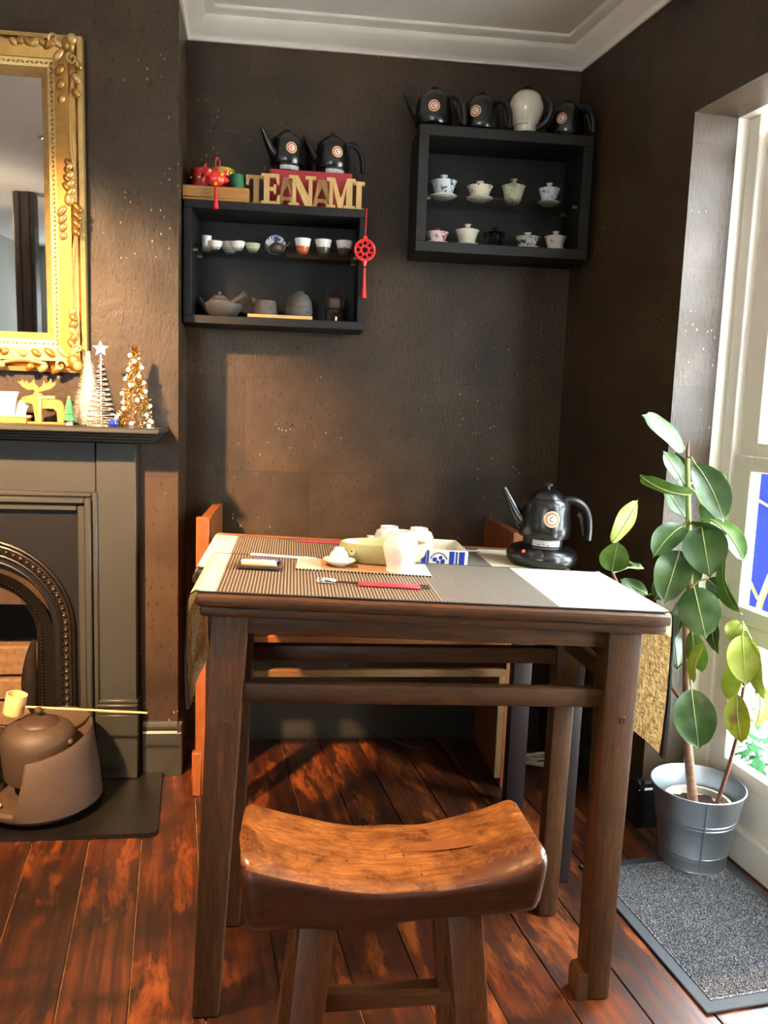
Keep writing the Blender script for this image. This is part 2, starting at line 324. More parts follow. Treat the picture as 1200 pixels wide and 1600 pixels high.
# ------------------------------------------------------------------ mesh helpers
class MB:
    def __init__(s): s.v = []; s.f = []; s.mi = []
    def add(s, vs, fs, mi=0):
        o = len(s.v); s.v += [Vector(p) for p in vs]; s.f += [[i + o for i in f] for f in fs]; s.mi += [mi] * len(fs); return s
    def bmesh(s, bm, M=None, mi=0):
        bm.verts.index_update()
        s.add([(M @ v.co) if M else v.co.copy() for v in bm.verts], [[v.index for v in f.verts] for f in bm.faces], mi); bm.free(); return s
    def box(s, c, d, b=0, M=None, mi=0, seg=1):
        bm = bmesh.new(); bmesh.ops.create_cube(bm, size=1)
        for v in bm.verts: v.co = Vector((v.co.x * d[0], v.co.y * d[1], v.co.z * d[2]))
        if b: bmesh.ops.bevel(bm, geom=bm.edges[:], offset=min(b, min(d) * .45), segments=seg, profile=.5, affect='EDGES')
        T = Matrix.Translation(c)
        return s.bmesh(bm, (M @ T) if M else T, mi)
    def span(s, lo, hi, b=0, mi=0, M=None):
        return s.box([(a + c) / 2 for a, c in zip(lo, hi)], [c - a for a, c in zip(lo, hi)], b, M, mi)
    def beam(s, p, q, w, h, b=0, up=(0, 0, 1), w2=None, h2=None, mi=0):
        p = Vector(p); q = Vector(q); d = (q - p); L = d.length; d.normalize(); up = Vector(up)
        if abs(d.dot(up)) > .95: up = Vector((0, 1, 0))
        x = d.cross(up).normalized(); y = x.cross(d).normalized()
        bm = bmesh.new(); bmesh.ops.create_cube(bm, size=1)
        for v in bm.verts:
            k = v.co.z + .5; ww = w + ((w2 if w2 else w) - w) * k; hh = h + ((h2 if h2 else h) - h) * k
            v.co = Vector((v.co.x * ww, v.co.y * hh, v.co.z * L))
        if b: bmesh.ops.bevel(bm, geom=bm.edges[:], offset=b, segments=2, profile=.5, affect='EDGES')
        c = (p + q) / 2
        M = Matrix(((x.x, y.x, d.x, c.x), (x.y, y.y, d.y, c.y), (x.z, y.z, d.z, c.z), (0, 0, 0, 1)))
        if M.to_3x3().determinant() < 0: M = M @ Matrix.Scale(-1, 4, (1, 0, 0))
        return s.bmesh(bm, M, mi)
    def lathe(s, prof, n=32, c=(0, 0, 0), M=None, mi=0, a0=0, a1=2 * PI):
        full = abs(a1 - a0 - 2 * PI) < 1e-6; m = n if full else n + 1; vs = []; fs = []
        for i in range(m):
            a = a0 + (a1 - a0) * i / n
            for r, z in prof:
                p = Vector((r * math.cos(a) + c[0], r * math.sin(a) + c[1], z + c[2])); vs.append(M @ p if M else p)
        k = len(prof)
        for i in range(n):
            j = (i + 1) % m
            for q in range(k - 1): fs.append([i * k + q, j * k + q, j * k + q + 1, i * k + q + 1])
        return s.add(vs, fs, mi)
    def tube(s, path, r, n=10, mi=0, closed=False, cap=True, flat=1.0):
        P = [Vector(p) for p in path]; N = len(P); rr = r if isinstance(r, (list, tuple)) else [r] * N
        vs = []; fs = []; up = Vector((0.03, 0.02, 1)); prev = None
        for i in range(N):
            if closed: d = P[(i + 1) % N] - P[i - 1]
            else: d = P[min(i + 1, N - 1)] - P[max(i - 1, 0)]
            if d.length < 1e-9: d = Vector((0, 0, 1))
            d.normalize()
            if prev is None: x = d.cross(up if abs(d.z) < .9 else Vector((0, 1, .05))).normalized()
            else: x = (prev - d * prev.dot(d)).normalized()
            prev = x; y = d.cross(x)
            for k in range(n):
                a = 2 * PI * k / n; vs.append(P[i] + x * (rr[i] * math.cos(a)) + y * (rr[i] * flat * math.sin(a)))
        for i in range(N if closed else N - 1):
            j = (i + 1) % N
            for k in range(n): fs.append([i * n + k, i * n + (k + 1) % n, j * n + (k + 1) % n, j * n + k])
        if cap and not closed: fs.append(list(range(n))[::-1]); fs.append([(N - 1) * n + k for k in range(n)])
        return s.add(vs, fs, mi)
    def prism(s, poly, t0, t1, plane='xz', mi=0, M=None):
        n = len(poly); mk = {'xz': lambda a, b, t: (a, t, b), 'xy': lambda a, b, t: (a, b, t), 'yz': lambda a, b, t: (t, a, b)}[plane]
        vs = [mk(a, b, t0) for a, b in poly] + [mk(a, b, t1) for a, b in poly]
        if M: vs = [M @ Vector(v) for v in vs]
        fs = [list(range(n)), [i + n for i in range(n)][::-1]] + [[i, i + n, (i + 1) % n + n, (i + 1) % n] for i in range(n)]
        return s.add(vs, fs, mi)
    def ball(s, c, r, sub=2, sc=(1, 1, 1), mi=0, M=None):
        bm = bmesh.new(); bmesh.ops.create_icosphere(bm, subdivisions=sub, radius=r)
        T = Matrix.Translation(c) @ Matrix.Diagonal((*sc, 1)); return s.bmesh(bm, (M @ T) if M else T, mi)
    def grid(s, fn, nu, nv, mi=0, closed_u=False):
        vs = [fn(i / (nu if closed_u else nu - 1), j / (nv - 1)) for i in range(nu) for j in range(nv)]
        fs = []
        for i in range(nu if closed_u else nu - 1):
            k = (i + 1) % nu
            for j in range(nv - 1): fs.append([i * nv + j, k * nv + j, k * nv + j + 1, i * nv + j + 1])
        return s.add(vs, fs, mi)
    def wobble(s, amp, freq, seed=0):
        for v in s.v: v += noise.noise_vector(v * freq + Vector((seed, seed * 2.1, 0))) * amp
        return s
    def mesh(s, name, mats, smooth=True, angle=38):
        me = bpy.data.meshes.new(name); me.from_pydata([tuple(v) for v in s.v], [], s.f)
        for m in (mats if isinstance(mats, (list, tuple)) else [mats]): me.materials.append(MATS[m])
        if any(s.mi): me.polygons.foreach_set('material_index', s.mi)
        bm = bmesh.new(); bm.from_mesh(me); bmesh.ops.remove_doubles(bm, verts=bm.verts[:], dist=1e-5); bmesh.ops.recalc_face_normals(bm, faces=bm.faces[:]); bm.to_mesh(me); bm.free()
        if smooth: me.shade_smooth(); me.set_sharp_from_angle(angle=rad(angle))
        me.update(); return me
def obj(name, mb, mat, parent=None, loc=None, rot=None, smooth=True, angle=38, label=None, kind=None):
    me = mb if isinstance(mb, bpy.types.Mesh) else mb.mesh(name, mat, smooth, angle)
    o = bpy.data.objects.new(name, me); COL.objects.link(o)
    if parent: o.parent = parent
    if loc is not None: o.location = loc
    if rot is not None: o.rotation_euler = rot
    if label: o['label'] = label
    if kind: o['kind'] = kind
    return o
def tag(o, label, cat, group=None):
    o['label'] = label; o['category'] = cat
    if group: o['group'] = group
    return o
def thing(name, label, cat, loc=(0, 0, 0), rz=0, group=None, rx=0, ry=0):
    o = bpy.data.objects.new(name, None); COL.objects.link(o); o.empty_display_size = .05
    o.location = loc; o.rotation_euler = (rx, ry, rz); return tag(o, label, cat, group)
def struct(name, mb, mat, parent=None, loc=None, rot=None, **k):
    o = obj(name, mb, mat, parent, loc, rot, **k)
    if not parent: o['kind'] = 'structure'
    return o
def bez(p0, p1, p2, p3, n):
    out = []
    for i in range(n + 1):
        t = i / n; a = (1 - t) ** 3; b = 3 * t * (1 - t) ** 2; c = 3 * t * t * (1 - t); d = t ** 3
        out.append(tuple(a * w + b * x + c * y + d * z for w, x, y, z in zip(p0, p1, p2, p3)))
    return out

# ================================================================== SETTING
YB = 2.678; XL = -2.6; YR = -3.75; ZC = 2.26
# floor slab with separate boards running along the facade
fl = MB().prism([(XL - .1, YR - .1), (1.95, YR - .1), (1.16, 2.0), (1.05, YB + .1), (XL - .1, YB + .1)], -.06, -.006, 'xy')
floor = struct('floor', fl, 'board_dust')
def clip(poly, n, d):   # keep n.p <= d
    out = []
    for i in range(len(poly)):
        a, b = poly[i], poly[(i + 1) % len(poly)]
        da = n[0] * a[0] + n[1] * a[1] - d; db = n[0] * b[0] + n[1] * b[1] - d
        if da <= 0: out.append(a)
        if (da < 0) != (db < 0):
            t = da / (da - db); out.append((a[0] + t * (b[0] - a[0]), a[1] + t * (b[1] - a[1])))
    return out
T8 = rad(8); e1 = (math.cos(T8), math.sin(T8)); e2 = (-math.sin(T8), math.cos(T8))
edges = [-.55 * e1[0] + 1.4 * e1[1]]
base_u = [-.55, -.41, -.28, -.14, .003, .146, .277, .41, .545, .68, .81, .94, 1.07, 1.2]
us = [x * e1[0] + 1.4 * e1[1] for x in base_u]
u = us[0]
while u > -3.2: u -= .137; us.insert(0, u)
u = us[-1]
while u < 1.75: u += .137; us.append(u)
nP = (math.cos(T8), math.sin(T8)); dF = FO.x * nP[0] + FO.y * nP[1] + .15
pr = random.Random(3)
for a, b in zip(us[:-1], us[1:]):
    cuts = [-4.6, -2.2 + pr.uniform(-.5, .5), pr.uniform(-.6, .5), 3.6]
    if abs((a + b) / 2 - (.60 * e1[0] + 1.5 * e1[1])) < .08: cuts = [-4.6, -1.9, 1.70, 3.6]
    for c0, c1 in zip(cuts[:-1], cuts[1:]):
        g = .0016
        q = [(a + g, c0 + g), (b - g, c0 + g), (b - g, c1 - g), (a + g, c1 - g)]
        q = [(p[0] * e1[0] + p[1] * e2[0], p[0] * e1[1] + p[1] * e2[1]) for p in q]
        for nn, dd in (((-1, 0), -XL), ((0, 1), YB), ((0, -1), -YR), (nP, dF)):
            if q: q = clip(q, nn, dd)
        if len(q) < 3: continue
        q = [(p[0] * e1[0] + p[1] * e1[1], p[0] * e2[0] + p[1] * e2[1]) for p in q]   # back to board coordinates
        cx = sum(p[0] for p in q) / len(q)
        m = MB(); top = [(cx + (p[0] - cx) * .985, p[1]) for p in q]; dz = pr.uniform(-.0012, 0)
        k = len(q)
        m.add([(x, y, -.0062) for x, y in q] + [(x, y, -.0015 + dz) for x, y in q] + [(x, y, dz) for x, y in top],
              [list(range(k))[::-1], list(range(2 * k, 3 * k))] + [[i, (i + 1) % k, (i + 1) % k + k, i + k] for i in range(k)] + [[i + k, (i + 1) % k + k, (i + 1) % k + 2 * k, i + 2 * k] for i in range(k)])
        obj('floor_board', m, 'floor_plank', floor, rot=(0, 0, T8), smooth=False)

# walls
struct('wall_back', MB().span((-.40, YB, -.02), (.95, YB + .12, 2.30)), 'dark_wallpaper')
m = MB().prism([(-1.43, 2.415), (-.33, 2.415), (-.346, 2.76), (-1.43, 2.76)], -.02, 2.30, 'xy')
BREAST_OPEN = (-.88 - .13, -.88 + .13, .44)
# chimney breast with an opening for the grate: built from four blocks
m = MB()
m.prism([(-.72, 2.415), (-.33, 2.415), (-.346, 2.80), (-.72, 2.80)], -.02, 2.30, 'xy')
m.prism([(-1.43, 2.415), (-1.04, 2.415), (-1.04, 2.80), (-1.43, 2.80)], -.02, 2.30, 'xy')
m.prism([(-1.04, 2.415), (-.72, 2.415), (-.72, 2.80), (-1.04, 2.80)], .52, 2.30, 'xy')
m.prism([(-1.04, 2.70), (-.72, 2.70), (-.72, 2.80), (-1.04, 2.80)], -.02, .52, 'xy')
struct('wall_left', m, 'dark_wallpaper', smooth=False)
struct('wall_alcove', MB().span((XL, YB, -.02), (-1.43, YB + .12, 2.30)), 'dark_wallpaper')
struct('wall_side', MB().span((XL - .12, YR - .12, -.02), (XL, YB + .12, 2.30)), 'grey_wall_plaster')
m = MB()
x0, x1, zz0, zz1 = -2.4, -.8, 1.28, 1.92
m.span((XL, YR - .12, -.02), (x0, YR, 2.30)); m.span((x1, YR - .12, -.02), (1.9, YR, 2.30))
m.span((x0, YR - .12, -.02), (x1, YR, zz0)); m.span((x0, YR - .12, zz1), (x1, YR, 2.30))
struct('wall_rear', m, 'grey_wall_plaster', smooth=False)
w2 = struct('window_2', MB().span((x0, YR - .11, zz0), (x0 + .05, YR - .06, zz1)).span((x1 - .05, YR - .11, zz0), (x1, YR - .06, zz1)).span((x0, YR - .11, zz0), (x1, YR - .06, zz0 + .06)).span((x0, YR - .11, zz1 - .05), (x1, YR - .06, zz1)), 'white_gloss_paint')
for xx in (-1.87, -1.33): struct('window_bar', MB().span((xx - .02, YR - .105, zz0 + .06), (xx + .02, YR - .065, zz1 - .05)), 'white_gloss_paint', w2)
struct('window_bar', MB().span((x0 + .05, YR - .10, 1.42), (x1 - .05, YR - .07, 1.46)), 'white_gloss_paint', w2)
struct('pane', MB().span((x0 + .04, YR - .088, zz0 + .05), (x1 - .04, YR - .084, zz1 - .04)), 'window_glass', w2)
# facade wall (local frame: x along the wall to the camera, y outwards)
OP = 1.12; ZH = 1.87; TH = .125
m = MB(); m.span((-.75, 0, -.02), (0, TH, 2.30)); m.span((0, 0, ZH), (OP, TH, 2.30)); m.span((OP, 0, -.02), (6.2, TH, 2.30))
fw = struct('wall_right', m, 'dark_wallpaper', loc=FO, rot=(0, 0, FANG), smooth=False)
# ceiling
struct('ceiling', MB().prism([(XL - .1, YR - .1), (2.1, YR - .1), (.94, YB + .14), (XL - .1, YB + .14)], ZC, ZC + .05, 'xy'), 'ceiling_plaster')
# cornice swept round the alcove
prof = [(0, 2.188), (.008, 2.188), (.011, 2.197), (.020, 2.203), (.052, 2.228), (.060, 2.238), (.060, 2.243), (.082, 2.247), (.088, 2.252), (.088, 2.262), (0, 2.262)]
cK = fac(-.6386, 0); path = [(-1.43, 2.415), (-.33, 2.415), (-.346, YB), (.882, YB), tuple(fac(6.0, 0).xy)]
m = MB(); rings = []
for i, pt in enumerate(path):
    P = Vector(pt)
    def nrm(a, b): d = (Vector(b) - Vector(a)).normalized(); return Vector((d.y, -d.x))
    if i == 0: nn = nrm(path[0], path[1])
    elif i == len(path) - 1: nn = nrm(path[-2], path[-1])
    else:
        n1 = nrm(path[i - 1], path[i]); n2 = nrm(path[i], path[i + 1]); nn = (n1 + n2) / (1 + n1.dot(n2))
    rings.append([(P.x + nn.x * d, P.y + nn.y * d, z) for d, z in prof])
k = len(prof); vs = [v for r in rings for v in r]; fs = []
for i in range(len(rings) - 1):
    for j in range(k): fs.append([i * k + j, (i + 1) * k + j, (i + 1) * k + (j + 1) % k, i * k + (j + 1) % k])
m.add(vs, fs); struct('trim_1', m, 'white_gloss_paint', angle=50)
# skirting boards
def skirt(name, pts, h, d, mat):
    m = MB()
    for a, b in zip(pts[:-1], pts[1:]):
        A = Vector(a); B = Vector(b); dr = (B - A).normalized(); nn = Vector((dr.y, -dr.x)); A2 = A - dr * 0; B2 = B
        L = (B2 - A2).length
        M = Matrix(((dr.x, nn.x, 0, A2.x), (dr.y, nn.y, 0, A2.y), (0, 0, 1, 0), (0, 0, 0, 1)))
        pf = [(0, 0), (d, 0), (d, h * .80), (d * .65, h * .84), (d * .95, h * .88), (d * .95, h * .93), (d * .4, h * .97), (d * .3, h), (0, h)]
        k = len(pf); vs = [M @ Vector((-d * .0, y, z)) for y, z in pf] + [M @ Vector((L + d * 0, y, z)) for y, z in pf]
        m.add(vs, [list(range(k)), list(range(k, 2 * k))[::-1]] + [[i, (i + 1) % k, (i + 1) % k + k, i + k] for i in range(k)])
    return struct(name, m, mat, angle=25)
skirt('baseboard_left', [(-.43, 2.415), (-.318, 2.415)], .165, .016, 'skirting_paint')
skirt('baseboard_alcove', [(-.33, 2.40), (-.345, YB)], .165, .014, 'skirting_paint')
skirt('baseboard_back', [(-.34, YB), (.88, YB)], .165, .016, 'skirting_paint')
skirt('baseboard_right', [tuple(fac(-.63, 0).xy), tuple(fac(.016, 0).xy)], .135, .016, 'black_gloss_paint')
skirt('baseboard_reveal', [tuple(fac(0, -.016).xy), tuple(fac(0, TH + .01).xy)], .135, .016, 'black_gloss_paint')

# window in the facade
w1 = bpy.data.objects.new('window_1', None); COL.objects.link(w1); w1.location = FO; w1.rotation_euler = (0, 0, FANG); w1['kind'] = 'structure'
def wbox(name, lo, hi, b=.002, mat='white_gloss_paint'): return struct(name, MB().span(lo, hi, b), mat, w1)
wbox('jamb', (-.08, TH, -.02), (.0, TH + .09, ZH + .08)); wbox('jamb', (OP, TH, -.02), (OP + .08, TH + .09, ZH + .08))
wbox('window_head', (-.08, TH, ZH), (OP + .08, TH + .09, ZH + .08))
wbox('frame_stile', (0, TH + .032, .0), (.045, TH + .075, ZH), .004); wbox('frame_stile', (OP - .045, TH + .032, 0), (OP, TH + .075, ZH), .004)
for a, b in ((.045, .545), (.575, OP - .045)):
    # upper sash, meeting rail, lower sash, fixed light below
    for z0, z1, t0, nm in ((1.02, 1.84, TH + .055, 'upper_sash'), (.60, 1.03, TH + .042, 'lower_sash'), (.19, .60, TH + .042, 'bottom_light')):
        f = struct(nm, MB().span((a, t0, z0), (a + .068, t0 + .032, z1), .003).span((b - .068, t0, z0), (b, t0 + .032, z1), .003), 'white_gloss_paint', w1)
        struct('rail', MB().span((a + .06, t0 + .001, z0), (b - .06, t0 + .031, z0 + .045), .003), 'white_gloss_paint', f)
        struct('rail', MB().span((a + .06, t0 + .001, z1 - .04), (b - .06, t0 + .031, z1), .003), 'white_gloss_paint', f)
        struct('pane', MB().span((a + .062, t0 + .014, z0 + .04), (b - .062, t0 + .017, z1 - .035)), 'window_glass', f)
        if nm == 'upper_sash': struct('glazing_bar', MB().span((a + .06, t0 + .004, 1.37), (b - .06, t0 + .028, 1.395), .002), 'white_gloss_paint', f)
wbox('mullion', (.54, TH + .035, 0), (.58, TH + .08, ZH), .003)
wbox('apron_panel', (.0, TH + .045, .08), (OP, TH + .08, .195), .002)
wbox('sill_skirting', (.0, TH + .022, -.01), (OP, TH + .08, .085), .006)

# outside: pavement, blue board on posts, planter
struct('ground', MB().span((-9, .30, -.22), (9, 14, -.12)), 'pavement', loc=FO, rot=(0, 0, FANG))
bd = thing('street_board', 'blue street board with cream branch-like lines standing outside the window', 'board', FO, FANG)
obj('panel', MB().span((-3.0, 1.62, .05), (.3, 1.645, 1.16), .004), 'hoarding_blue', bd)
def stroke(p, w=.012): return MB().tube([(x * 1.6 - .95, 1.617, 1.16 + (z - 1.13) * 1.55) for x, z in p], [2.0 * w * (1 - .4 * i / (len(p) - 1)) for i in range(len(p))], 6, flat=.35)
for p in ([(-.42, .33), (-.38, .52), (-.33, .66), (-.36, .82), (-.30, 1.0), (-.33, 1.12)], [(-.34, .68), (-.26, .60), (-.15, .55), (0, .50)], [(-.35, .86), (-.25, .80), (-.12, .72), (.05, .68)],
          [(-.60, .70), (-.48, .62), (-.39, .52)], [(-.62, .92), (-.5, .86), (-.36, .82)], [(-.31, .98), (-.2, 1.02), (-.05, 1.1)]):
    obj('branch_line', stroke(p), 'hoarding_cream', bd)
for xx in (-2.8, .1): obj('post', MB().span((xx - .03, 1.645, -.12), (xx + .03, 1.70, 1.12), .003), 'planter_grey', bd)
pl = thing('planter_box', 'pale planter with green foliage on the pavement outside the window', 'planter', fac(-.2, .44, -.12), FANG)
obj('box', MB().span((-.55, -.09, 0), (.55, .09, .16), .006), 'planter_grey', pl)
m = MB(); pr = random.Random(11)
for i in range(420):
    c = Vector((pr.uniform(-.52, .52), pr.uniform(-.08, .08), .15 + pr.random() ** 1.3 * .20)); a = pr.uniform(0, 6.28); e = pr.uniform(-.6, .9); L = pr.uniform(.03, .06)
    d = Vector((math.cos(a) * math.cos(e), math.sin(a) * math.cos(e), math.sin(e))); sd = d.cross(Vector((0, 0, 1))).normalized() * L * .28
    m.add([c, c + d * L * .5 + sd, c + d * L, c + d * L * .5 - sd], [[0, 1, 2, 3]])
fo = obj('foliage', m, 'garden_leaf', pl, kind='stuff')

# ceiling lamps (behind the frame; one shows in the mirror)
def downlight(label, x, y, aim, power, size=115):
    t = thing('ceiling_spotlight', label, 'lamp', (x, y, ZC), group='recessed ceiling spotlights')
    obj('bezel', MB().lathe([(.050, 0), (.050, -.006), (.040, -.010), (.034, -.004), (.034, 0)], 28), 'steel', t)
    obj('lens', MB().lathe([(.0, -.003), (.033, -.003), (.033, -.001), (0, -.001)], 24), 'lamp_glow', t)
    d = bpy.data.lights.new('spot_beam', 'SPOT'); d.energy = power; d.color = WARM; d.spot_size = rad(size); d.spot_blend = 1.0; d.shadow_soft_size = .06
    o = bpy.data.objects.new('spot_beam', d); COL.objects.link(o); o.location = (x, y, ZC - .03)
    o.rotation_euler = (Vector(aim) - Vector((x, y, ZC))).to_track_quat('-Z', 'Y').to_euler()
downlight('round recessed ceiling spotlight aimed at the fireplace', -1.2, .45, (-.70, 2.35, .84), LAMP_POWER * 7.5, 46)
downlight('round recessed ceiling spotlight above the hearth-side floor', -.52, 1.22, (-.33, 1.32, .2), LAMP_POWER * .9, 80)
downlight('round recessed ceiling spotlight farther back in the room', -2.0, -1.1, (-1.8, -.9, 0), LAMP_POWER * .4)
def uplighter(label, loc, rz, power):  # invented wall fittings, out of view, added as fill to brighten the ceiling
    t = thing('wall_uplighter', label, 'lamp', loc, rz, 'added fill lights')
    obj('backplate', MB().span((-.05, -.012, -.06), (.05, 0, .06), .004), 'white_gloss_paint', t)
    obj('bowl', MB().lathe([(.0, -.05), (.05, -.045), (.10, -.01), (.125, .05), (.120, .05), (.095, -.005), (.05, -.038), (0, -.043)], 32, c=(0, -.125, 0), a0=0, a1=2 * PI), 'white_gloss_paint', t)
    obj('fill_disc', MB().lathe([(0, .0), (.06, .0), (.06, .004), (0, .004)], 24, c=(0, -.125, 0)), 'fill_glow', t)
    d = bpy.data.lights.new('fill_beam', 'SPOT'); d.energy = power; d.color = (1, .82, .62); d.spot_size = rad(150); d.spot_blend = .6; d.shadow_soft_size = .06
    o = bpy.data.objects.new('fill_beam', d); COL.objects.link(o); o.location = Matrix.Translation(loc) @ Matrix.Rotation(rz, 4, 'Z') @ Vector((0, -.125, .03)); o.rotation_euler = (PI, 0, 0)
uplighter('added unseen fill light in a white bowl on the facade wall behind the camera', fac(2.3, 0, 1.72), rad(-82), FILL_POWER)
uplighter('added unseen fill light in a white bowl on the side wall of the room', (XL, -.6, 1.72), rad(90), FILL_POWER)
post = thing('timber_post', 'dark timber post from floor to ceiling, reflected in the gilt mirror', 'post', (-1.76, -1.0, 0))
obj('shaft', MB().span((-.065, -.05, 0), (.065, .05, ZC), .006), 'dark_post_wood', post)
for q in (-.03, .03): obj('bead_moulding', MB().span((q - .006, .05, .0), (q + .006, .06, ZC)), 'dark_post_wood', post)

# ================================================================== FIREPLACE
FX = -.88                      # centre line of the fireplace
YF = 2.415
hs = tag(obj('hearth_slab', MB().prism([(-1.42, 2.028), (-.350, 2.043), (-.336, 2.052), (-.333, 2.066), (-.374, YF), (-1.42, YF)], -.004, .012, 'xy'), 'hearth_stone'), 'black polished hearth slab on the floor in front of the fireplace', 'hearth')
fs_ = thing('fireplace_surround', 'dark olive-grey painted mantelpiece surround with moulded shelf', 'fireplace', (FX, YF, .012))
# local: x from centre, y negative to the room, z up
Z0 = .012
def sp(name, lo, hi, b=.003, mat='surround_paint'): return obj(name, MB().span(lo, hi, b), mat, fs_)
HW = .44
for sx in (-1, 1):
    a, b = sorted((sx * .33, sx * HW))
    sp('pilaster', (a, -.045, .20), (b, 0, .985))
    pb = sp('plinth_block', (a - .004, -.058, 0), (b + .004, 0, .196))
    for z0, z1, d in ((.196, .207, .060), (.207, .216, .052), (.216, .226, .058), (.226, .238, .050)):
        obj('plinth_moulding', MB().span((a - .003, -d, z0), (b + .003, 0, z1), .003), 'surround_paint', pb)
    fr = MB()
sp('frieze', (-.33, -.040, .83), (.33, 0, .985))
# moulded inner frame in three steps
for i, (off, w, d) in enumerate(((.335, .016, .052), (.319, .018, .064), (.301, .022, .050))):
    for sx in (-1, 1):
        x0, x1 = sorted((sx * off, sx * (off - w)))
        sp('inner_moulding', (x0, -d, 0), (x1, -.0, .845 - (.335 - off)), .004)
    sp('inner_moulding', (-off + w, -d, .845 - (.335 - off) - w), (off - w, 0, .845 - (.335 - off)), .004)
# shelf in stacked mouldings
for i, (hx, d, z0, z1) in enumerate(((.46, .060, .985, .992), (.50, .140, .992, .999), (.508, .150, .999, 1.008), (.515, .160, 1.008, 1.015), (.524, .176, 1.015, 1.032))):
    sp('mantel_shelf' if i == 4 else 'shelf_moulding', (-hx, -d, z0), (hx, 0, z1), .004)
ZM = Z0 + 1.032
# cast-iron insert
ins = thing('fireplace_insert', 'black cast-iron arched fireplace insert with beaded rim', 'fireplace', (FX, YF, Z0))
def arch_pts(r, zc, n=22, z0=0.0):
    return [(r, z0)] + [(r * math.cos(PI * i / n), zc + r * math.sin(PI * i / n)) for i in range(n + 1)] + [(-r, z0)]
ZA = .44; RO = .150
m = MB(); outer = [(.279, 0), (.279, .80), (-.282, .80), (-.282, 0)]
inn = arch_pts(.205, ZA)
_ca = math.atan2(.80 - ZA, .279)
inn = sorted(inn[1:-1] + [(.205 * math.cos(_ca), ZA + .205 * math.sin(_ca)), (-.205 * math.cos(_ca), ZA + .205 * math.sin(_ca))], key=lambda p: math.atan2(p[1] - ZA + 1e-9, p[0]))
inn = [(.205, 0)] + inn + [(-.205, 0)]
# plate with arched hole: triangulated strip between arch and rectangle
def rect_pt(p):
    x, z = p; ang = math.atan2(z - ZA, x)
    if z <= ZA + 1e-6: return (.279 if x > 0 else -.279, z)
    c, s_ = math.cos(ang), math.sin(ang); k = min(.279 / abs(c) if abs(c) > 1e-6 else 9, (.80 - ZA) / s_)
    return (c * k, ZA + s_ * k)
out = [rect_pt(p) for p in inn]
vs = [(x, -.030, z) for x, z in inn] + [(x, -.030, z) for x, z in out] + [(x, -.002, z) for x, z in inn] + [(x, -.002, z) for x, z in out]
k = len(inn); fs = []
for i in range(k - 1): fs += [[i, i + 1, k + i + 1, k + i], [2 * k + i, 3 * k + i, 3 * k + i + 1, 2 * k + i + 1], [i, 2 * k + i, 2 * k + i + 1, i + 1]]
m.add(vs, fs)
obj('back_plate', m, 'cast_iron', ins)
def arch_tube(r, rt, y, mat, name, n=26):
    obj(name, MB().tube([(x, y, z) for x, z in arch_pts(r, ZA, n)], rt, 8), mat, ins)
arch_tube(.262, .006, -.034, 'cast_iron', 'outer_arch_moulding'); arch_tube(.252, .004, -.036, 'cast_iron_bright', 'outer_arch_moulding')
arch_tube(.226, .005, -.034, 'cast_iron', 'inner_arch_moulding')
bead = MB().ball((0, 0, 0), .0078, 2).mesh('bead', 'cast_iron_bright')
ring = MB().tube([(.0095 * math.cos(a), 0, .0095 * math.sin(a)) for a in [2 * PI * i / 14 for i in range(14)]], .0018, 5, closed=True).mesh('bead_ring', 'cast_iron_bright')
def along_arch(r, step):
    pts = []; L0 = ZA - .10; tot = L0 * 2 + PI * r; n = int(tot / step)
    for i in range(n):
        q = (i + .5) * tot / n
        if q < L0: pts.append((r, .10 + q))
        elif q < L0 + PI * r: a = (q - L0) / r; pts.append((r * math.cos(a), ZA + r * math.sin(a)))
        else: pts.append((-r, ZA - (q - L0 - PI * r)))
    return pts
for x, z in along_arch(.240, .0205):
    o = obj('bead', bead, None, ins, (x, -.034, z)); obj('bead_ring', ring, None, o, (0, -.002, 0))
arch_tube(.205, .004, -.028, 'cast_iron', 'step_moulding')
# funnel going back to the grate opening
def fun(u_, v_):
    k2 = 30; P = arch_pts(1, 0, 30); i = u_ * (len(P) - 1); i0 = min(int(i), len(P) - 2); fr_ = i - i0
    prof_ = [(.205, -.028), (.175, -.014), (.160, -.006), (.157, .0), (.146, .012), (.134, .05), (.130, .12)]
    q = v_ * (len(prof_) - 1); q0 = min(int(q), len(prof_) - 2); f2 = q - q0
    r = prof_[q0][0] * (1 - f2) + prof_[q0 + 1][0] * f2; y = prof_[q0][1] * (1 - f2) + prof_[q0 + 1][1] * f2
    def pt(j):
        if j == 0: return (r, .0)
        if j == len(P) - 1: return (-r, .0)
        a = PI * (j - 1) / 30; return (r * math.cos(a), ZA - .03 + r * math.sin(a) * 1.0)
    A, B = pt(i0), pt(i0 + 1); return (A[0] * (1 - fr_) + B[0] * fr_, y, A[1] * (1 - fr_) + B[1] * fr_)
obj('arch_funnel', MB().grid(fun, 33, 7), 'cast_iron', ins)
m = MB(); small = MB().ball((0, 0, 0), .0028, 1).mesh('small_bead', 'cast_iron_bright')
for x, z in along_arch(.166, .0098): obj('small_bead', small, None, ins, (x, -.016, z - .02))
obj('side_horn', MB().tube(bez((.128, .02, .17), (.112, .02, .25), (.118, .02, .33), (.138, .01, .40), 12), [.006, .012, .018, .022, .024, .024, .022, .02, .018, .016, .013, .01, .006], 12, flat=.6), 'cast_iron_bright', ins)
obj('fire_back', MB().span((-.155, .26, 0), (.155, .275, .46)), 'firebox_soot', ins)
for i, (lo, hi) in enumerate((((-.13, .13, 0), (.10, .25, .17)), ((-.13, .14, .245), (.105, .25, .34)), ((-.12, .12, .175), (.098, .25, .24)))):
    obj('firebrick', MB().span(lo, hi, .006).wobble(.004, 30, i), 'clay_brick', ins)
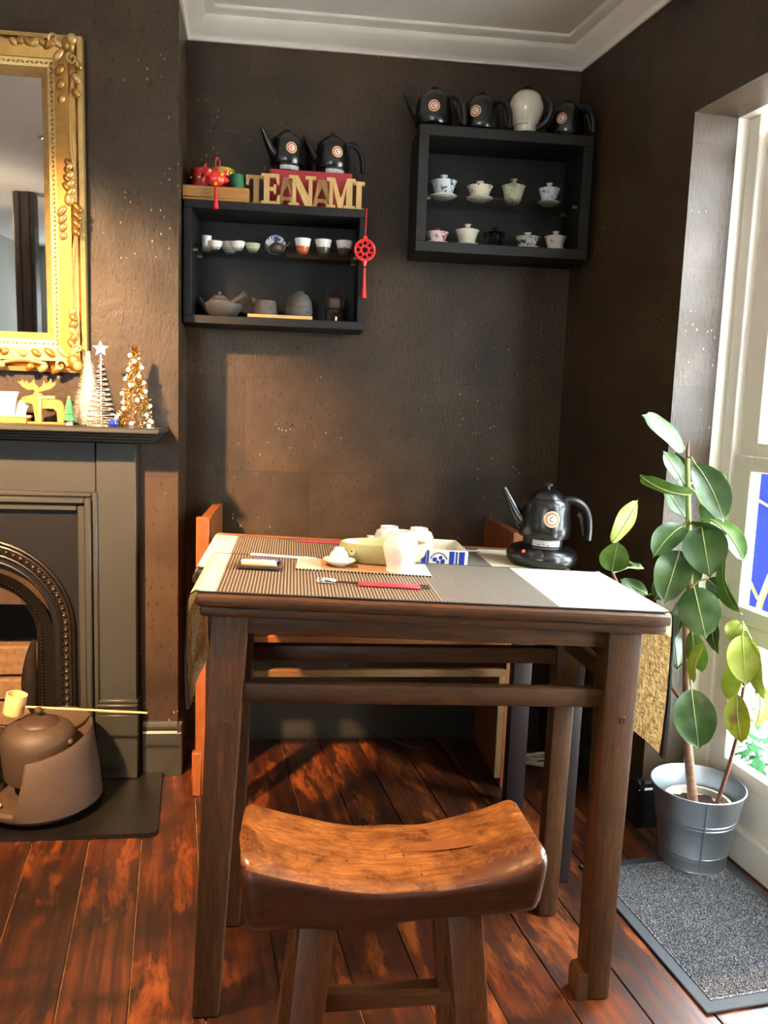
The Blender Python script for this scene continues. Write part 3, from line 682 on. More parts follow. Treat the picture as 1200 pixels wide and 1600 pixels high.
obj('grate_bar', MB().tube([(-.12, .10, .10), (0, .085, .105), (.12, .10, .10)], .007, 8), 'cast_iron', ins)

# ================================================================== MIRROR
MX, MZ, MY = -.88, 1.622, 2.408
mr = thing('wall_mirror', 'portrait wall mirror in ornate gilt frame above the mantelpiece', 'mirror', (MX, MY, MZ), rx=rad(1.2))
HWm, HHm = .305, .436          # outer half sizes
def frame_ring(name, o0, o1, y0, y1, mat, b=.004):
    """a rectangular ring between insets o0 (outer) and o1 (inner), thickness y0..y1"""
    m = MB()
    A = [(-HWm + o0, -HHm + o0), (HWm - o0, -HHm + o0), (HWm - o0, HHm - o0), (-HWm + o0, HHm - o0)]
    B = [(-HWm + o1, -HHm + o1), (HWm - o1, -HHm + o1), (HWm - o1, HHm - o1), (-HWm + o1, HHm - o1)]
    for i in range(4):
        j = (i + 1) % 4; a, a2, b2, b_ = A[i], A[j], B[j], B[i]
        m.add([(a[0], 0, a[1]), (a2[0], 0, a2[1]), (b2[0], 0, b2[1]), (b_[0], 0, b_[1]), (a[0], y0, a[1]), (a2[0], y0, a2[1]), (b2[0], y1, b2[1]), (b_[0], y1, b_[1])],
              [[0, 1, 2, 3], [4, 5, 6, 7], [0, 4, 5, 1], [1, 5, 6, 2], [2, 6, 7, 3], [3, 7, 4, 0]])
    return obj(name, m, mat, mr, smooth=False)
frame_ring('outer_rail', 0, .012, -.022, -.026, 'gilt_light'); frame_ring('outer_cove', .012, .030, -.018, -.030, 'gilt')
frame_ring('frame_body', .030, .066, -.044, -.040, 'gilt'); frame_ring('bead_bed', .066, .086, -.034, -.032, 'gilt_light')
frame_ring('inner_slip', .086, .106, -.030, -.014, 'gilt_light')
obj('mirror_plate', MB().span((-HWm + .100, -.012, -HHm + .100), (HWm - .100, -.006, HHm - .100)), 'mirror_glass', mr)
def rect_path(o, n_per=1.0, step=.012):
    w, h = HWm - o, HHm - o; P = []
    c = [(-w, -h), (w, -h), (w, h), (-w, h)]
    for i in range(4):
        a, b = Vector(c[i]), Vector(c[(i + 1) % 4]); k = int((b - a).length / step)
        for j in range(k): P.append(tuple(a + (b - a) * j / k))
    return P
leaflet = MB().ball((0, 0, 0), .0056, 1, (1, .6, .55)).mesh('frame_leaflet', 'gilt')
for i, (x, z) in enumerate(rect_path(.076, step=.0115)):
    if x < -.05 and abs(z) < .3: continue
    obj('frame_leaflet', leaflet, None, mr, (x, -.034, z), (0, rad(35 if i % 2 else -35) + (PI / 2 if abs(abs(x) - (HWm - .076)) < 1e-4 else 0), 0))
# scrolling acanthus ornament: corner pieces and side pieces
def scroll(pts, r0, r1, n=8): return MB().tube(pts, [r0 + (r1 - r0) * i / (len(pts) - 1) for i in range(len(pts))], n, flat=.8)
def spiral(cx, cz, r, turns, a0, sgn=1, y=-.045):
    out = []
    for i in range(22):
        t = i / 21; a = a0 + sgn * turns * 2 * PI * t; rr = r * (1 - .82 * t); out.append((cx + rr * math.cos(a), y - .006 * t, cz + rr * math.sin(a)))
    return out
def leaf_blob(cx, cz, ang, L, w, y=-.046):
    m = MB(); c, s_ = math.cos(ang), math.sin(ang)
    M = Matrix(((c, 0, -s_, cx), (0, 1, 0, y), (s_, 0, c, cz), (0, 0, 0, 1)))
    m.ball((L * .5, 0, 0), 1, 2, (L * .5, .0075, w * .5), M=M); return m
def corner(sx, sz):
    X, Z = sx * (HWm - .030), sz * (HHm - .030)
    c = obj('corner_ornament', MB().ball((X, -.042, Z), .020, 2, (1, .5, 1)), 'gilt', mr)
    ax = 0 if sx < 0 else PI; 
    for q in range(2):
        if q == 0: dirx, dirz = -sx, 0
        else: dirx, dirz = 0, -sz
        base = math.atan2(dirz, dirx)
        for j in range(7):
            d = .012 + j * .019; side = 1 if j % 2 else -1
            cx = X + dirx * d + (0 if dirx else side * .010 * sx); cz = Z + dirz * d + (0 if dirz else side * .010 * sz)
            obj('acanthus_leaf', leaf_blob(cx, cz, base + side * .7, 0.042 - j * .003, .020, -.044), 'gilt' if j % 3 else 'gilt_light', c)
        sgn = sx * sz * (1 if q else -1)
        obj('scroll', scroll(spiral(X + dirx * .034 + (0 if dirx else sx * .012), Z + dirz * .034 + (0 if dirz else sz * .012), .017, 1.2, base + PI, sgn), .0048, .003), 'gilt_light', c)
    obj('shell', MB().ball((X + sx * .012, -.050, Z + sz * .012), .014, 2, (1, .6, 1)), 'gilt_light', c)
    return c
for sx in (-1, 1):
    for sz in (-1, 1): corner(sx, sz)
def side_orn(x, z, horiz, sgn):
    c = obj('side_ornament', MB().ball((x, -.044, z), .013, 2, (1, .5, 1.4)), 'gilt_light', mr)
    for j in range(16):
        d = -.085 + j * .0113; a = (0 if horiz else PI / 2) + (.75 if j % 2 else -.75) + (PI if d < 0 else 0)
        px, pz = (x + d, z + (.008 if j % 2 else -.008)) if horiz else (x + (.008 if j % 2 else -.008), z + d)
        obj('acanthus_leaf', leaf_blob(px, pz, a, .038 - abs(d) * .16, .018, -.044), 'gilt' if j % 2 else 'gilt_light', c)
for sx in (-1, 1): side_orn(sx * (HWm - .034), 0.02, False, sx)
for sz in (-1, 1): side_orn(0, sz * (HHm - .034), True, sz)
# bowed ribs joining corner and side ornaments
for sx in (-1, 1):
    for z0, z1 in ((.09, .33), (-.07, -.33)):
        obj('bowed_rib', MB().tube([(sx * (HWm - .020 - .012 * math.sin(PI * i / 12)), -.036, z0 + (z1 - z0) * i / 12) for i in range(13)], .0055, 8), 'gilt_light', mr)
for sz in (-1, 1):
    for x0, x1 in ((.08, .20), (-.08, -.20)):
        obj('bowed_rib', MB().tube([(x0 + (x1 - x0) * i / 12, -.036, sz * (HHm - .020 - .010 * math.sin(PI * i / 12))) for i in range(13)], .0055, 8), 'gilt_light', mr)

# ================================================================== THINGS ON THE MANTEL
YM = 2.315
cs = thing('card_stand', 'small wooden stand holding two curling white cards at the mantel edge of frame', 'card stand', (-.775, YM, ZM))
obj('base', MB().span((-.09, -.022, 0), (.065, .022, .016), .002), 'tray_wood_x', cs)
obj('ledge', MB().span((-.09, -.010, .016), (.072, .012, .022), .0015), 'bamboo', cs)
def curl(x0, x1, h, bend, y):
    m = MB(); m.grid(lambda a, b: (x0 + (x1 - x0) * a + bend * b * b, y + .010 * b * b, .022 + h * b), 6, 8)
    m.grid(lambda a, b: (x0 + (x1 - x0) * a + bend * b * b, y + .0012 + .010 * b * b, .022 + h * b), 6, 8); return m
obj('card', curl(-.08, .030, .062, .010, -.006), 'paper_white', cs); obj('card', curl(-.02, .056, .040, .018, .004), 'paper_white', cs)

mo = thing('wooden_moose', 'flat cut-out plywood moose with broad antlers standing on the mantel', 'figurine', (-.662, YM, ZM))
t0, t1 = -.005, .005
obj('stand', MB().span((-.058, -.016, 0), (.060, .016, .006), .001), 'moose_wood_x', mo)
body = [(-.030, .006), (-.018, .006), (-.018, .034), (-.010, .042), (.018, .042), (.026, .034), (.028, .006), (.044, .006), (.045, .05), (.040, .062), (.026, .067), (.004, .066), (-.012, .074), (-.020, .084), (-.030, .086), (-.034, .078), (-.050, .074), (-.062, .070), (-.066, .062), (-.058, .054), (-.046, .056), (-.036, .052), (-.034, .04)]
bo = obj('body', MB().prism(body, t0, t1), 'moose_wood_x', mo, smooth=False)
ant = [(-.026, .084), (-.034, .092), (-.048, .090), (-.062, .098), (-.074, .112), (-.066, .110), (-.062, .118), (-.056, .108), (-.050, .116), (-.046, .106), (-.036, .112), (-.032, .120), (-.028, .106), (-.018, .096), (-.010, .104), (-.006, .118), (-.002, .108), (.006, .112), (.012, .122), (.014, .110), (.026, .114), (.022, .104), (.010, .094), (-.010, .088)]
obj('antlers', MB().prism(ant, -.003, .003), 'moose_wood_x', mo, smooth=False)
obj('scarf', MB().span((-.014, -.008, .068), (.022, .008, .076), .001), 'pale_wood_x', mo)
obj('front_leg', MB().span((-.022, -.010, .006), (-.012, .010, .082), .001), 'pale_wood_z', mo)

gt = thing('small_green_tree', 'tiny faceted green tree ornament beside the plywood moose', 'ornament', (-.597, 2.285, ZM))
obj('trunk', MB().lathe([(.0, 0), (.009, 0), (.007, .016), (0, .016)], 8), 'paper_white', gt)
for i, (r, z0, h) in enumerate(((.021, .013, .026), (.016, .030, .024), (.011, .046, .026))):
    obj('tier', MB().lathe([(0, z0 + .003), (r, z0), (r * .35, z0 + h), (0, z0 + h)], 8), 'green_glass_paint', gt, smooth=False)
obj('finial', MB().ball((0, 0, .074), .004, 1), 'gold_print', gt)

wt = thing('white_bristle_tree', 'fluffy white bristle tree on the mantel', 'ornament', (-.562, 2.35, ZM))
obj('core', MB().lathe([(0, 0), (.026, 0), (.032, .012), (.003, .195), (0, .2)], 16), 'white_pile', wt)
m = MB(); pr = random.Random(5)
for i in range(3600):
    z = .004 + (pr.random() ** 1.25) * .196; rb = .040 * (1 - z / .215) + .003; a = pr.uniform(0, 2 * PI); e = pr.uniform(-.25, .55); L = pr.uniform(.012, .024) * max(.15, 1.15 - z * 5.0)
    d = Vector((math.cos(a) * math.cos(e), math.sin(a) * math.cos(e), math.sin(e))); p = Vector((math.cos(a) * rb * .7, math.sin(a) * rb * .7, z)); sd = d.cross(Vector((0, 0, 1))).normalized() * .0016
    m.add([p - sd, p + sd, p + d * L * 1.2], [[0, 1, 2]])
obj('bristles', m, 'white_pile', wt, kind='stuff')

st = thing('wire_spiral_tree', 'silver wire spiral tree topped with an open wire star', 'ornament', (-.514, 2.285, ZM))
obj('stem', MB().tube([(0, 0, 0), (0, 0, .19)], .0022, 6), 'silver_wire', st)
obj('foot', MB().lathe([(0, 0), (.032, 0), (.032, .004), (.006, .007), (0, .007)], 20), 'silver_wire', st)
obj('coil', MB().tube([((.036 * (1 - t) + .004) * math.cos(t * 26 * PI), (.036 * (1 - t) + .004) * math.sin(t * 26 * PI), .006 + t * .172) for t in [i / 330 for i in range(331)]], .0021, 5), 'silver_wire', st)
star = [((.022 if i % 2 == 0 else .010) * math.sin(i * PI / 5), 0, .205 + (.022 if i % 2 == 0 else .010) * math.cos(i * PI / 5)) for i in range(10)]
so = obj('star', MB().tube(star, .0016, 6, closed=True), 'silver_wire', st)
obj('star_mesh', MB().prism([(x * .9, .205 + (z - .205) * .9) for x, y, z in star], -.0004, .0004), 'label_silver', so)

bl = tag(obj('blue_bauble', MB().lathe([(0, 0), (.008, .001), (.013, .008), (.012, .016), (.006, .020), (0, .020)], 18), 'blue_glass', loc=(-.478, 2.262, ZM)), 'small blue glass bauble lying at the foot of the wire tree', 'bauble')

tt = thing('tinsel_tree', 'gold tinsel cone tree wrapped in lit white fairy lights', 'ornament', (-.434, 2.325, ZM))
obj('cone_core', MB().lathe([(0, 0), (.024, 0), (.002, .205), (0, .21)], 18), 'yixing_brown', tt)
m = MB(); pr = random.Random(9)
for i in range(5200):
    z = (pr.random() ** 1.2) * .215; rb = (.043 * (1 - z / .225) + .002) * pr.uniform(.55, 1.20); a = pr.uniform(0, 2 * PI)
    p = Vector((rb * math.cos(a), rb * math.sin(a), z)); d = Vector((pr.gauss(0, 1), pr.gauss(0, 1), pr.gauss(0, 1))).normalized(); e = d.cross(Vector((pr.random(), pr.random(), 1))).normalized()
    L = pr.uniform(.004, .009); m.add([p - e * .0009, p + e * .0009, p + d * L + e * .0009, p + d * L - e * .0009], [[0, 1, 2, 3]])
obj('tinsel', m, 'gold_tinsel', tt, smooth=False, kind='stuff')
bulb = MB().ball((0, 0, 0), .0046, 2).mesh('fairy_light', 'bulb_glow')
for i in range(24):
    t = (i + .5) / 24; a = -PI / 2 + i * 2.4; z = .006 + t * .19; rb = .047 * (1 - z / .22) + .006
    obj('fairy_light', bulb, None, tt, (rb * math.cos(a), rb * math.sin(a), z))
obj('fairy_light', bulb, None, tt, (.050, -.03, .016)); obj('fairy_light', bulb, None, tt, (.048, -.06, .006))
obj('light_wire', MB().tube([((.047 * (1 - (.006 + t * .19) / .22) + .004) * math.cos(-PI / 2 + .5 + t * 9), (.047 * (1 - (.006 + t * .19) / .22) + .004) * math.sin(-PI / 2 + .5 + t * 9), .006 + t * .19) for t in [i / 80 for i in range(81)]], .0007, 4), 'silver_wire', tt)

# ================================================================== BRAZIER, KETTLE, LADLE ON THE HEARTH
BX, BY = -.664, 2.205
bz = thing('clay_brazier', 'round brown clay brazier with a cut-away front on the hearth', 'brazier', (BX, BY, .012))
def hgt(a):
    # angle 0 = +x; front is -90 deg.  opening between -150 and -80 deg
    d = math.degrees(a) % 360
    def sm(x): x = max(0, min(1, x)); return x * x * (3 - 2 * x)
    open_ = sm((d - 196) / 12) * (1 - sm((d - 262) / 8))
    slope = .170 + .066 * (.5 + .5 * math.cos(rad(d - 50)))
    return slope * (1 - open_) + .050 * open_
def bwall(r_in, r_out):
    m = MB(); n = 120; vs = []; fs = []
    for i in range(n):
        a = 2 * PI * i / n; h = hgt(a); c, s_ = math.cos(a), math.sin(a)
        def bulge(z): return r_out * (.86 + .14 * math.sin(PI * min(1, (z + .05) / .20) ** .9))
        ring_ = [(bulge(.03) * .97, .03), (bulge(.5 * h), .03 + (h - .03) * .35), (bulge(h * .8) * .995, .03 + (h - .03) * .75), (bulge(h) * .965, h - .008), (bulge(h) * .93, h), (r_in, h), (r_in - .004, h - .01), (r_in, .03)]
        vs += [(r * c, r * s_, z) for r, z in ring_]
    k = 8
    for i in range(n):
        j = (i + 1) % n
        for q in range(k): fs.append([i * k + q, j * k + q, j * k + (q + 1) % k, i * k + (q + 1) % k])
    return m.add(vs, fs)
obj('wall', bwall(.132, .163), 'brazier_clay', bz, angle=50)
obj('base_bowl', MB().lathe([(0, 0), (.105, 0), (.125, .006), (.152, .030), (.158, .040), (.150, .044), (.13, .04), (0, .035)], 64), 'brazier_clay', bz)
obj('coil_band', MB().tube([(.152 * math.cos(a), .152 * math.sin(a), .042) for a in [2 * PI * i / 60 for i in range(60)]], .004, 6, closed=True), 'brazier_clay', bz)
for i, (x, y) in enumerate(((-.095, -.075), (-.082, -.092), (-.100, -.055))): obj('pebble', MB().ball((x, y, .047), .009, 2, (1, 1, .7)), 'bamboo', bz)
kt = thing('iron_kettle', 'round-shouldered brown iron tea kettle sitting in the clay brazier', 'kettle', (BX - .004, BY, .088))
obj('body', MB().lathe([(0, 0), (.06, .0), (.086, .012), (.090, .02), (.094, .07), (.096, .105), (.094, .128), (.084, .146), (.066, .158), (.054, .161), (.050, .158), (.050, .150)], 56), 'iron_kettle', kt)
for a in (-20, 160): obj('lug', MB().ball((.096 * math.cos(rad(a)), .096 * math.sin(rad(a)), .118), .009, 2), 'iron_kettle', kt)
ld = obj('lid', MB().lathe([(0, .178), (.020, .177), (.040, .170), (.052, .163), (.054, .160), (.050, .157), (0, .157)], 44), 'iron_lid', kt)
obj('knob', MB().lathe([(0, .176), (.004, .177), (.0045, .183), (.009, .187), (.0105, .194), (.008, .201), (0, .203)], 20), 'iron_kettle', ld)
la = thing('bamboo_ladle', 'bamboo tea ladle with a cup-shaped scoop resting on the iron kettle', 'ladle', (-.735, 2.228, .292))
Mx = Matrix.Rotation(rad(12), 4, 'Y')
obj('scoop', MB().lathe([(0, -.028), (.026, -.028), (.027, -.026), (.027, .028), (.024, .028), (.024, -.024), (0, -.024)], 28, M=Mx), 'bamboo', la)
obj('handle', MB().beam((.022, .0, -.008), (.345, .02, -.036), .006, .004, .0008), 'bamboo', la)

# ================================================================== KETTLES
def surf_disc(m, rfun, z0, rad_out, rad_in, off, a_c=-PI / 2, n=28, a_from=0, a_to=2 * PI):
    """flat ring or disc laid on a body of revolution at angle a_c, height z0"""
    vs = []; fs = []; nr = 3
    for i in range(n + 1):
        a = a_from + (a_to - a_from) * i / n
        for j in range(nr):
            q = rad_in + (rad_out - rad_in) * j / (nr - 1); dx, dz = q * math.cos(a), q * math.sin(a); r = rfun(z0 + dz) + off
            th = a_c + dx / r; vs.append((r * math.cos(th), r * math.sin(th), z0 + dz))
    for i in range(n):
        for j in range(nr - 1): fs.append([i * nr + j, (i + 1) * nr + j, (i + 1) * nr + j + 1, i * nr + j + 1])
    return m.add(vs, fs)
def make_kettle(name, label, loc, rz=0, sc=1.0, group=None, base=True, sticker_a=0, band=True, cat='kettle', spout=True):
    t = thing(name, label, cat, loc, rz, group); t.scale = (sc, sc, sc)
    rb = lambda z: .0664 - max(0, min(1, (z - .050) / .05)) * .0050
    obj('body', MB().lathe([(0, .018), (.053, .018), (.0630, .021), (.0662, .028), (.0664, .050), (.0614, .100), (.0580, .113), (.053, .119), (.047, .120), (.047, .116), (0, .115)], 48), 'black_enamel', t)
    obj('neck', MB().lathe([(0, 0), (.049, 0), (.050, .002), (.050, .018), (0, .019)], 40), 'black_plastic', t)
    if band:
        a0, a1 = -PI / 2 - .80, -PI / 2 + .72
        bnd = obj('white_label', MB().lathe([(.0506, .0015), (.0510, .0015), (.0510, .0165), (.0506, .0165)], 20, a0=a0 + sticker_a, a1=a1 + sticker_a), 'label_silver', t)
        for k in range(5):
            aa = a0 + sticker_a + .25 + k * .24
            obj('print_mark', MB().lathe([(.0511, .004 + .002 * (k % 2)), (.0513, .004 + .002 * (k % 2)), (.0513, .0055 + .002 * (k % 2)), (.0511, .0055 + .002 * (k % 2))], 4, a0=aa, a1=aa + .15), 'ink_dark', bnd)
    ld = obj('lid', MB().lathe([(.047, .118), (.047, .1215), (.0445, .124), (.038, .133), (.026, .1405), (.012, .1445), (0, .1455)], 44), 'black_enamel', t)
    obj('knob', MB().lathe([(0, .144), (.0055, .145), (.005, .151), (.012, .1535), (.0125, .157), (.009, .160), (0, .161)], 22), 'black_plastic', ld)
    if spout:
        P = bez((-.044, 0, .048), (-.074, 0, .062), (-.090, 0, .104), (-.112, 0, .140), 14)
        obj('spout', MB().tube(P, [.032 - .0255 * (i / 14) ** .75 for i in range(15)], 14, flat=.8), 'black_enamel', t)
    P = bez((.046, 0, .117), (.100, 0, .128), (.118, 0, .085), (.1155, 0, .020), 16)
    h = obj('handle', MB().tube(P, [.0155 - .004 * abs(i / 16 - .0) for i in range(17)], 12, flat=.75), 'black_plastic', t)
    obj('grip_pad', MB().tube(bez((.082, 0, .086), (.094, 0, .080), (.0955, 0, .06), (.104, 0, .030), 8), .006, 8), 'black_plastic', h)
    zc = .074; ac = -PI / 2 + sticker_a
    s = obj('sticker', surf_disc(MB(), rb, zc, .0205, 0.0, .0007, ac), 'sticker_cream', t)
    obj('sticker_ring', surf_disc(MB(), rb, zc, .0180, .0115, .0010, ac), 'sticker_orange', s)
    obj('sticker_centre', surf_disc(MB(), rb, zc, .0112, 0.0, .0010, ac), 'paper_white', s)
    obj('emblem', surf_disc(MB(), rb, zc, .0068, .0040, .0013, ac, 16, .9, 5.4), 'ink_dark', s)
    for k in range(3): obj('red_mark', surf_disc(MB(), rb, zc + .0135 - .003 * abs(k - 1), .0018, 0, .0013, ac + (k - 1) * .12, 8), 'ink_red', s)
    return t
TZ = lambda x: .791 - .0375 * x            # top of the front table (it slopes a little)
DZ = lambda x: .752 - .0385 * x            # top of the dark rear table
hz = DZ(.645) + .003
ht = thing('kettle_heater', 'glossy black electric kettle base with dial on the rear table', 'heater', (.645, 2.05, hz), ry=math.atan(.0385))
obj('body', MB().lathe([(0, .003), (.076, .003), (.084, .005), (.0905, .014), (.0915, .024), (.088, .036), (.078, .046), (.062, .051), (.05, .052), (0, .052)], 56), 'black_enamel', ht)
obj('foot_ring', MB().lathe([(0, 0), (.078, 0), (.080, .004), (0, .004)], 40), 'black_plastic', ht)
dr_ = Vector((math.cos(rad(-133)), math.sin(rad(-133)), 0)); up_ = Vector((dr_.x * .55, dr_.y * .55, .83)).normalized()
def on_heater(a, z, r): return Vector((math.cos(rad(a)) * r, math.sin(rad(a)) * r, z))
dq = Vector((math.cos(rad(-112)), math.sin(rad(-112)), .75)).to_track_quat('Z', 'Y').to_matrix().to_4x4()
obj('dial', MB().lathe([(0, .010), (.0095, .010), (.0105, .008), (.0115, 0), (0, 0)], 24, M=Matrix.Translation(on_heater(-112, .036, .087)) @ dq), 'black_plastic', ht)
obj('indicator_light', MB().ball(on_heater(-140, .040, .0845), .0042, 2), 'indicator_red', ht)
EK = make_kettle('electric_kettle', 'glossy black kettle with round orange sticker standing on the heater', (.647, 2.05, hz + .0525), rad(-8), 1.0, sticker_a=rad(6)); EK.rotation_euler = (0, math.atan(.0385), rad(-8))

# ================================================================== WALL CABINETS
def cabinet(name, label, x0, x1, z0, z1, yf, th, zs, inset=.0):
    c = thing(name, label, 'cabinet', ((x0 + x1) / 2, YB, z0)); w = (x1 - x0) / 2; d = YB - yf; h = z1 - z0
    obj('top_board', MB().span((-w, -d, h - th), (w, 0, h), .0015), 'cabinet_black_x', c)
    obj('bottom_board', MB().span((-w, -d, 0), (w, 0, th), .0015), 'cabinet_black_x', c)
    for sx in (-1, 1):
        a, b = sorted((sx * w, sx * (w - th))); obj('side_board', MB().span((a, -d, th), (b, 0, h - th), .0012), 'cabinet_black_z', c)
    obj('back_board', MB().span((-w + th, -.008, th), (w - th, -.001, h - th)), 'cabinet_black_x', c)
    g = obj('glass_shelf', MB().span((-w + th + .002, -d + .012, zs - z0 - .006), (w - th - .002, -.010, zs - z0), .0008), 'shelf_glass', c)
    for sx in (-1, 1):
        for yy in (-d + .03, -.04): obj('shelf_pin', MB().tube([(sx * (w - th), yy, zs - z0 - .010), (sx * (w - th - .014), yy, zs - z0 - .010)], .004, 8), 'hinge_steel', c)
    return c
cabinet('wall_cabinet', 'black open wall cabinet in the alcove with wooden letters on top', -.328, .203, 1.345, 1.692, 2.498, .024, 1.566)
cabinet('wall_cabinet', 'black open wall cabinet in the far corner holding lidded tea bowls', .346, .872, 1.583, 1.942, 2.498, .030, 1.752)
ZT1 = 1.692; ZS1 = 1.566; ZB1 = 1.345 + .024; ZT2 = 1.942; ZS2 = 1.752; ZB2 = 1.613

# ---- on top of the left cabinet
tag(obj('wooden_tray', MB().span((-.095, -.065, 0), (.095, .065, .010), .002).span((-.095, -.065, .010), (.095, -.056, .042), .002).span((-.095, .056, .010), (.095, .065, .042), .002).span((-.095, -.056, .010), (-.086, .056, .042), .002).span((.086, -.056, .010), (.095, .056, .042), .002), 'tray_wood_x', loc=(-.238, 2.575, ZT1)), 'low honey-coloured wooden tray on the left end of the alcove cabinet', 'tray')
def tin(name, label, x, y, z, r, h, mat, group=None, sq=1.0):
    t = thing(name, label, 'tin', (x, y, z), rnd.uniform(0, 3), group)
    obj('can', MB().lathe([(0, 0), (r * .96, 0), (r, .002), (r, h * .72), (r * .985, h * .74), (0, h * .74)], 30), mat, t)
    obj('lid', MB().lathe([(r * 1.015, h * .70), (r * 1.015, h * .95), (r * .96, h), (0, h)], 30), mat, t)
    for k in range(6): obj('gold_motif', MB().ball((r * math.cos(k * 1.05), r * math.sin(k * 1.05), h * .38), r * .22, 1, (1, 1, .8)), 'gold_print', t)
    return t
zt = ZT1 + .010
tin('tea_tin', 'red and gold round tea tin, lower of the two stacked at the tray end', -.292, 2.575, zt, .026, .048, 'red_tin', 'stacked red tea tins')
tin('tea_tin', 'red and gold round tea tin, upper of the two stacked at the tray end', -.291, 2.577, zt + .048, .026, .044, 'red_tin', 'stacked red tea tins')
tin('tea_tin', 'red tea tin with olive-gold lid standing behind the red fish charm', -.228, 2.598, zt, .030, .075, 'red_tin')
tin('tin_lid_box', 'flat olive-gold round tin lying on top of the tall red tea tin', -.226, 2.594, zt + .075, .034, .026, 'gold_tin')
tin('tea_tin', 'green tea tin with pale label between the tray and the letter T', -.179, 2.555, zt, .024, .076, 'green_tin')
rb_ = tag(obj('red_box', MB().span((-.123, -.045, 0), (.123, .045, .118), .002), 'red_card', loc=(.036, 2.620, ZT1)), 'flat-sided red cardboard box under the two black kettles', 'box')
make_kettle('black_kettle', 'left black kettle with sticker on the red box', (-.036, 2.612, ZT1 + .118), rad(30), .80, 'black kettles on the red box', sticker_a=rad(-16))
make_kettle('black_kettle', 'right black kettle with sticker on the red box', (.100, 2.622, ZT1 + .118), 0, .80, 'black kettles on the red box', sticker_a=rad(14))
# wooden letters
def serif_letter(ch, w, h=.086):
    a = w / 2; s = .010; t = .016; m = MB(); P = []
    if ch == 'T': P = [[(-t / 2 - .008, 0), (t / 2 + .008, 0), (t / 2 + .008, s), (t / 2, s), (t / 2, h - s), (a - .010, h - s), (a - .007, h - .028), (a, h - .028), (a, h), (-a, h), (-a, h - .028), (-a + .007, h - .028), (-a + .010, h - s), (-t / 2, h - s), (-t / 2, s), (-t / 2 - .008, s)]]
    if ch == 'E': P = [[(-a, 0), (a, 0), (a, .028), (a - .006, .028), (a - .010, s), (-a + .008 + t, s), (-a + .008 + t, h * .45), (a - .018, h * .45), (a - .018, h * .36), (a - .011, h * .36), (a - .011, h * .66), (a - .018, h * .66), (a - .018, h * .57), (-a + .008 + t, h * .57), (-a + .008 + t, h - s), (a - .012, h - s), (a - .008, h - .028), (a - .002, h - .028), (a - .002, h), (-a, h), (-a, h - s), (-a + .008, h - s), (-a + .008, s), (-a, s)]]
    if ch == 'A':
        P = [[(-a, 0), (-a + .026, 0), (-a + .026, s), (-a + .020, s), (-a + .025, h * .24), (0, h * .24), (0, h * .37), (-a * .42, h * .37), (0, h * .74), (0, h), (-.011, h), (-a + .009, s), (-a, s)],
             [(0, h * .24), (a - .027, h * .24), (a - .022, s), (a - .030, s), (a - .030, 0), (a, 0), (a, s), (a - .006, s), (.011, h), (0, h), (0, h * .74), (a * .36, h * .37), (0, h * .37)]]
    if ch == 'N': P = [[(-a, 0), (-a + .030, 0), (-a + .030, s), (-a + .021, s), (-a + .021, h * .66), (a - .030, 0), (a - .010, 0), (a - .010, h - s), (a, h - s), (a, h), (a - .030, h), (a - .030, h - s), (a - .021, h - s), (a - .021, h * .36), (-a + .026, h), (-a, h), (-a, h - s), (-a + .010, h - s), (-a + .010, s), (-a, s)]]
    if ch == 'M': P = [[(-a, 0), (-a + .027, 0), (-a + .027, s), (-a + .019, s), (-a + .019, h * .72), (-.007, 0), (.006, 0), (a - .026, h * .72), (a - .026, s), (a - .033, s), (a - .033, 0), (a, 0), (a, s), (a - .008, s), (a - .008, h - s), (a, h - s), (a, h), (a - .024, h), (0, h * .34), (-a + .024, h), (-a, h), (-a, h - s), (-a + .009, h - s), (-a + .009, s), (-a, s)]]
    if ch == 'I': P = [[(-a, 0), (a, 0), (a, s), (t / 2, s), (t / 2, h - s), (a, h - s), (a, h), (-a, h), (-a, h - s), (-t / 2, h - s), (-t / 2, s), (-a, s)]]
    for p in P:
        n = len(p); tri = [list(q) for q in tessellate_polygon([[Vector((x, z, 0)) for x, z in p]])]
        m.add([(x, -.006, z) for x, z in p] + [(x, .006, z) for x, z in p], tri + [[i + n for i in q][::-1] for q in tri] + [[i, i + n, (i + 1) % n + n, (i + 1) % n] for i in range(n) if not (abs(p[i][0]) < 1e-9 and abs(p[(i + 1) % n][0]) < 1e-9)])
    return m
pos = (('T', -.124, 2.540, .060, 'first'), ('E', -.082, 2.514, .054, 'second'), ('A', -.034, 2.546, .070, 'third'), ('N', .010, 2.514, .078, 'fourth'), ('A', .068, 2.546, .072, 'fifth'), ('M', .122, 2.514, .084, 'sixth'), ('I', .177, 2.540, .034, 'last'))
for ch, x, y, w, word in pos:
    extra = {'first': 'behind and left of the E', 'second': 'in front of the red box', 'third': 'set back between E and N', 'fourth': 'in the middle of the row', 'fifth': 'set back between N and M', 'sixth': 'widest of the row', 'last': 'at the right end of the row'}[word]
    tag(obj('wooden_letter', serif_letter(ch, w), 'pale_wood_z', loc=(x, y, ZT1), smooth=False), 'pale wooden slab-serif letter %s %s' % (ch, extra), 'letter', 'wooden letters on the cabinet')
